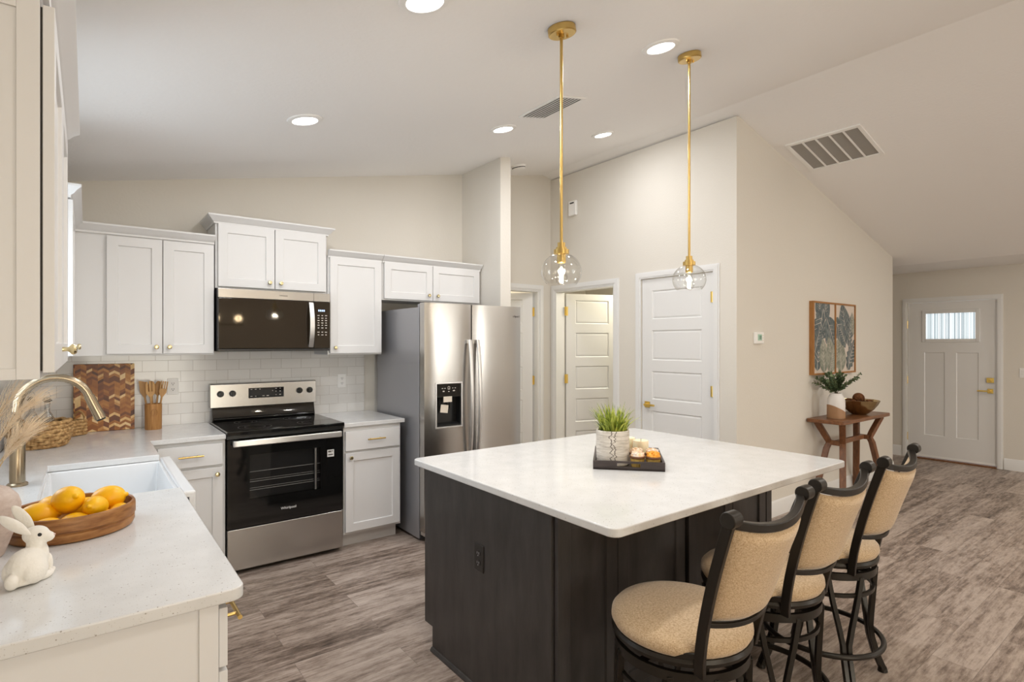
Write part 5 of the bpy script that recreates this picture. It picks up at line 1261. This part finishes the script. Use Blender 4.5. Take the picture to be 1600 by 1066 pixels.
# ------------------------------------------------------------------ console table group
TX0, TX1, TY0, TY1, TH = 5.285, 6.37, 2.105, 2.425, 0.80
ct_ = thing('console_table', 'walnut console table with bowed legs against the beige wall', 'table', ((TX0+TX1)/2, (TY0+TY1)/2, 0))
hx, hy = (TX1-TX0)/2, (TY1-TY0)/2
bm = BM(); prism(bm, rounded([(-hx,-hy),(hx,-hy),(hx,hy),(-hx,hy)], (0,1,2,3), 0.015), TH-0.034, TH); obj('tabletop', bm, M['walnut'], ct_, bevel=0.008, seg=3)
for sx in (-1, 1):
    for sy in (-1, 1):
        pts = [(sx*(hx-0.10), sy*(hy-0.05), TH-0.033), (sx*0.335, sy*0.070, 0.615), (sx*0.305, sy*0.058, 0.565), (sx*0.335, sy*0.070, 0.515), (sx*(hx-0.06), sy*(hy-0.03), 0.0)]
        bm = BM(); sweep(bm, pts, rsec(0.040, 0.052), up=(0.3*sx,1,0)); obj('leg', bm, M['walnut_leg'], ct_, bevel=0.006)
bm = BM(); box(bm, -0.305, 0.305, -0.016, 0.016, 0.545, 0.59); obj('stretcher', bm, M['walnut'], ct_, bevel=0.004)
for sx in (-1, 1):
    bm = BM(); box(bm, sx*0.305-0.02, sx*0.305+0.02, -0.058, 0.058, 0.545, 0.588); obj('cross_brace', bm, M['walnut'], ct_, bevel=0.004)
cv = thing('vase', 'white and tan ceramic vase with eucalyptus on the console table', 'vase', (5.50, 2.255, TH))
bm = BM(); n = 40; prof = [(0.068,0.0),(0.072,0.004),(0.0745,0.05),(0.0745,0.10),(0.0745,0.15),(0.071,0.185),(0.058,0.208),(0.050,0.220),(0.050,0.232),(0.045,0.232),(0.045,0.215),(0,0.19)]
def split_z(a): return 0.088 + 0.040*math.cos(a - 2.6)
lathe(bm, [(0,0)] + prof, n=n, cap=False); obj('body', bm, M['white_glaze'], cv, smooth=True, auto=60)
bm = BM(); lo = [bm.verts.new((0.0754*math.cos(2*PI*i/n), 0.0754*math.sin(2*PI*i/n), 0.003)) for i in range(n)]; hi = [bm.verts.new((0.0757*math.cos(2*PI*i/n), 0.0757*math.sin(2*PI*i/n), split_z(2*PI*i/n))) for i in range(n)]
for i in range(n): bm.faces.new((lo[i], lo[(i+1)%n], hi[(i+1)%n], hi[i]))
plabel(obj('glaze_band', bm, M['tan_glaze'], cv, smooth=True), 'tan glazed lower band with slanting edge')
rng = random.Random(5)
for k in range(24):
    a = 2*PI*(k*0.382) + rng.uniform(-0.2, 0.2); sp = rng.uniform(0.03, 0.19); H_ = rng.uniform(0.15, 0.22) - sp*0.35
    if k == 0: a, sp, H_ = R(125), 0.25, 0.09
    if k == 1: a, sp, H_ = R(-65), 0.19, 0.17
    oy = math.sin(a)*sp; 
    if oy > 0.13: oy = 0.13
    st_ = thing('eucalyptus_stem', 'leafy green eucalyptus sprig in the white and tan vase', 'plant', (5.50, 2.255, TH+0.19), 0, 'eucalyptus sprigs in the console vase')
    pts = [Vector((math.cos(a)*sp*u**1.4, oy*u**1.4, 0.03 + (H_+0.02)*u)) for u in [q/8 for q in range(9)]]; pts[0] = Vector((0.02*math.cos(a), 0.02*math.sin(a), 0.0))
    bm = BM(); tube(bm, pts, 0.0022, 6); obj('stalk', bm, mat('stalk_brown', (0.10,0.09,0.04), 0.7) if k == 0 else bpy.data.materials['stalk_brown'], st_)
    bm = BM()
    for q in range(22):
        u = 0.22 + 0.78*q/21; f = u*8; i = min(7, int(f)); p = pts[i].lerp(pts[i+1], f-i); d = (pts[i+1]-pts[i]).normalized()
        for sg in (-1, 1):
            s_ = Vector((rng.gauss(0,1), rng.gauss(0,1), rng.gauss(0,0.6))); s_ = (s_ - d*s_.dot(d)).normalized(); ln = rng.uniform(0.024, 0.038)*(1.1-0.3*u); dirv = (s_*0.8 + d*0.6).normalized(); sd = dirv.cross(d).normalized()*ln*0.36
            v = [bm.verts.new(x) for x in (p, p+dirv*ln*0.35+sd, p+dirv*ln*0.75+sd*0.8, p+dirv*ln, p+dirv*ln*0.75-sd*0.8, p+dirv*ln*0.35-sd)]
            bm.faces.new(v)
    o = obj('leaves', bm, M['leaf'], st_); o['kind'] = 'stuff'
db = thing('decor_bowl', 'wide footed brass bowl on the far end of the console table', 'bowl', (5.985, 2.245, TH))
bm = BM(); prof = [(0,0),(0.062,0),(0.066,0.006),(0.085,0.018),(0.125,0.055),(0.158,0.100),(0.178,0.140),(0.174,0.141),(0.153,0.103),(0.120,0.060),(0.08,0.026),(0,0.020)]
lathe(bm, prof, n=14); obj('faceted_bowl', bm, M['brass_bowl'], db, auto=20)
bm = BM(); rng = random.Random(3); ellipsoid(bm, (0,0,0), (0.047,0.047,0.047), n=24, m=16)
for k in range(16):
    ax = Vector((rng.gauss(0,1), rng.gauss(0,1), rng.gauss(0,1))).normalized(); tube(bm, ring_pts((0,0,0), ax, 0.049, 28), 0.0042, 6, True)
o = obj('decor_ball', bm, M['vine_ball'], smooth=True); o.location = (5.975, 2.245, TH+0.157); tag(o, 'brown woven vine ball sitting in the brass bowl', 'decorative ball')
for k, (dx, dy) in enumerate(((0.082, 0.02), (-0.075, 0.035), (0.0, -0.088), (0.01, 0.095))):
    c = o.copy(); COL.objects.link(c); c.location = (5.985+dx, 2.245+dy, TH+0.098); c.rotation_euler = (k, k*2, 0)
    tag(c, 'brown woven vine ball low inside the brass bowl under the topmost one', 'decorative ball', 'lower vine balls in the bowl')

# framed leaf picture
PX0, PX1, PZ0, PZ1, PY = 5.355, 6.29, 1.195, 1.888, 2.388
pic = thing('framed_picture', 'wood-framed two-panel leaf picture above the console table', 'picture', (PX0, EY, PZ0))
pw, ph, pd = PX1-PX0, PZ1-PZ0, EY-PY; ft = 0.016
bm = BM()
for (a,b,c,d) in ((0,ft,0,ph),(pw-ft,pw,0,ph),(ft,pw-ft,0,ft),(ft,pw-ft,ph-ft,ph),(pw/2-0.009,pw/2+0.009,ft,ph-ft)): box(bm, a, b, -pd, 0, c, d)
obj('frame', bm, M['frame_wood'], pic)
halves = ((ft, pw/2-0.009), (pw/2+0.009, pw-ft))
def leaf_poly(base, ang, ln, wid, y, notch=0):
    d = Vector((math.cos(ang), math.sin(ang))); s_ = Vector((-d.y, d.x)); L_, Rr = [], []
    for k in range(1, 12):
        u = k/12; w = wid*math.sin(PI*u**0.8)**0.8*(1 if not notch or k % 2 else 0.72); p = Vector(base) + d*ln*u; L_.append(p + s_*w); Rr.append(p - s_*w)
    return [Vector(base)] + L_ + [Vector(base) + d*ln] + Rr[::-1]
def clip(poly, x0, x1, z0, z1):
    for ax, lim, sg in ((0,x0,1),(0,x1,-1),(1,z0,1),(1,z1,-1)):
        out = []
        for i, p in enumerate(poly):
            q = poly[(i+1) % len(poly)]; a, b = sg*(p[ax]-lim), sg*(q[ax]-lim)
            if a >= 0: out.append(p)
            if (a >= 0) != (b >= 0): out.append(p.lerp(q, a/(a-b)))
        poly = out
        if not poly: return []
    return poly
for h, (x0, x1) in enumerate(halves):
    bm = BM(); box(bm, x0, x1, -pd+0.010, -pd+0.016, ft, ph-ft); cvs = obj('canvas', bm, M['canvas'], pic)
    W_ = x1 - x0
    if h == 0: lv = [((0.30,0.80),R(95),0.22,0.055,0),((0.52,0.72),R(82),0.30,0.055,0),((0.45,0.92),R(-112),0.42,0.085,1),((0.48,0.90),R(-72),0.40,0.055,1),((0.60,0.80),R(-55),0.40,0.075,0),((0.15,0.03),R(80),0.38,0.06,1),((0.98,0.02),R(112),0.36,0.06,2),((0.50,0.0),R(96),0.33,0.055,2),((0.05,0.30),R(65),0.30,0.05,0),((0.75,0.0),R(70),0.22,0.05,2)]
    else: lv = [((0.62,0.42),R(108),0.42,0.085,0),((0.70,0.36),R(80),0.34,0.045,1),((-0.02,0.80),R(-50),0.38,0.070,1),((0.30,0.0),R(95),0.32,0.07,2),((0.62,0.02),R(60),0.36,0.060,1),((0.02,0.05),R(80),0.30,0.05,2),((0.95,0.55),R(100),0.24,0.03,2),((0.55,0.40),R(130),0.25,0.05,0)]
    for mi, mm in ((0, M['art_dark']), (1, M['art_dark']), (2, M['art_green'])):
        bv = BM()
        for q, (b, an, ln, wd, kind) in enumerate(lv):
            if kind != mi: continue
            base = (x0 + b[0]*W_, ft + b[1]*(ph-2*ft))
            po = clip(leaf_poly(base, an, ln, wd*1.7, 0, kind == 1), x0+0.001, x1-0.001, ft+0.001, ph-ft-0.001)
            yy = -pd+0.0094 - 0.0003*q
            if len(po) > 2: bm = BM(); bm.faces.new([bm.verts.new((p.x, yy, p.y)) for p in po]); obj('leaf_print', bm, mm, cvs)
            d = Vector((math.cos(an), math.sin(an))); s_ = Vector((-d.y, d.x))
            lines = [(Vector(base), d, ln*0.95, 0.0032)]
            for k in range(2, 8):
                for sg in (-1, 1): lines.append((Vector(base)+d*ln*k/9, (d*0.7 + s_*sg).normalized(), wd*1.7*(0.9 if kind == 1 else 0.65), 0.0030 if kind == 1 else 0.0016))
            for (p, dd, l2, w2) in lines:
                e = Vector((-dd.y, dd.x))*w2; pl = clip([p-e, p+dd*l2-e*0.4, p+dd*l2+e*0.4, p+e], x0+0.001, x1-0.001, ft+0.001, ph-ft-0.001)
                if len(pl) > 2: bv.faces.new([bv.verts.new((r_.x, yy-0.00015, r_.y)) for r_ in pl])
        obj('vein_print', bv, M['canvas'], cvs)
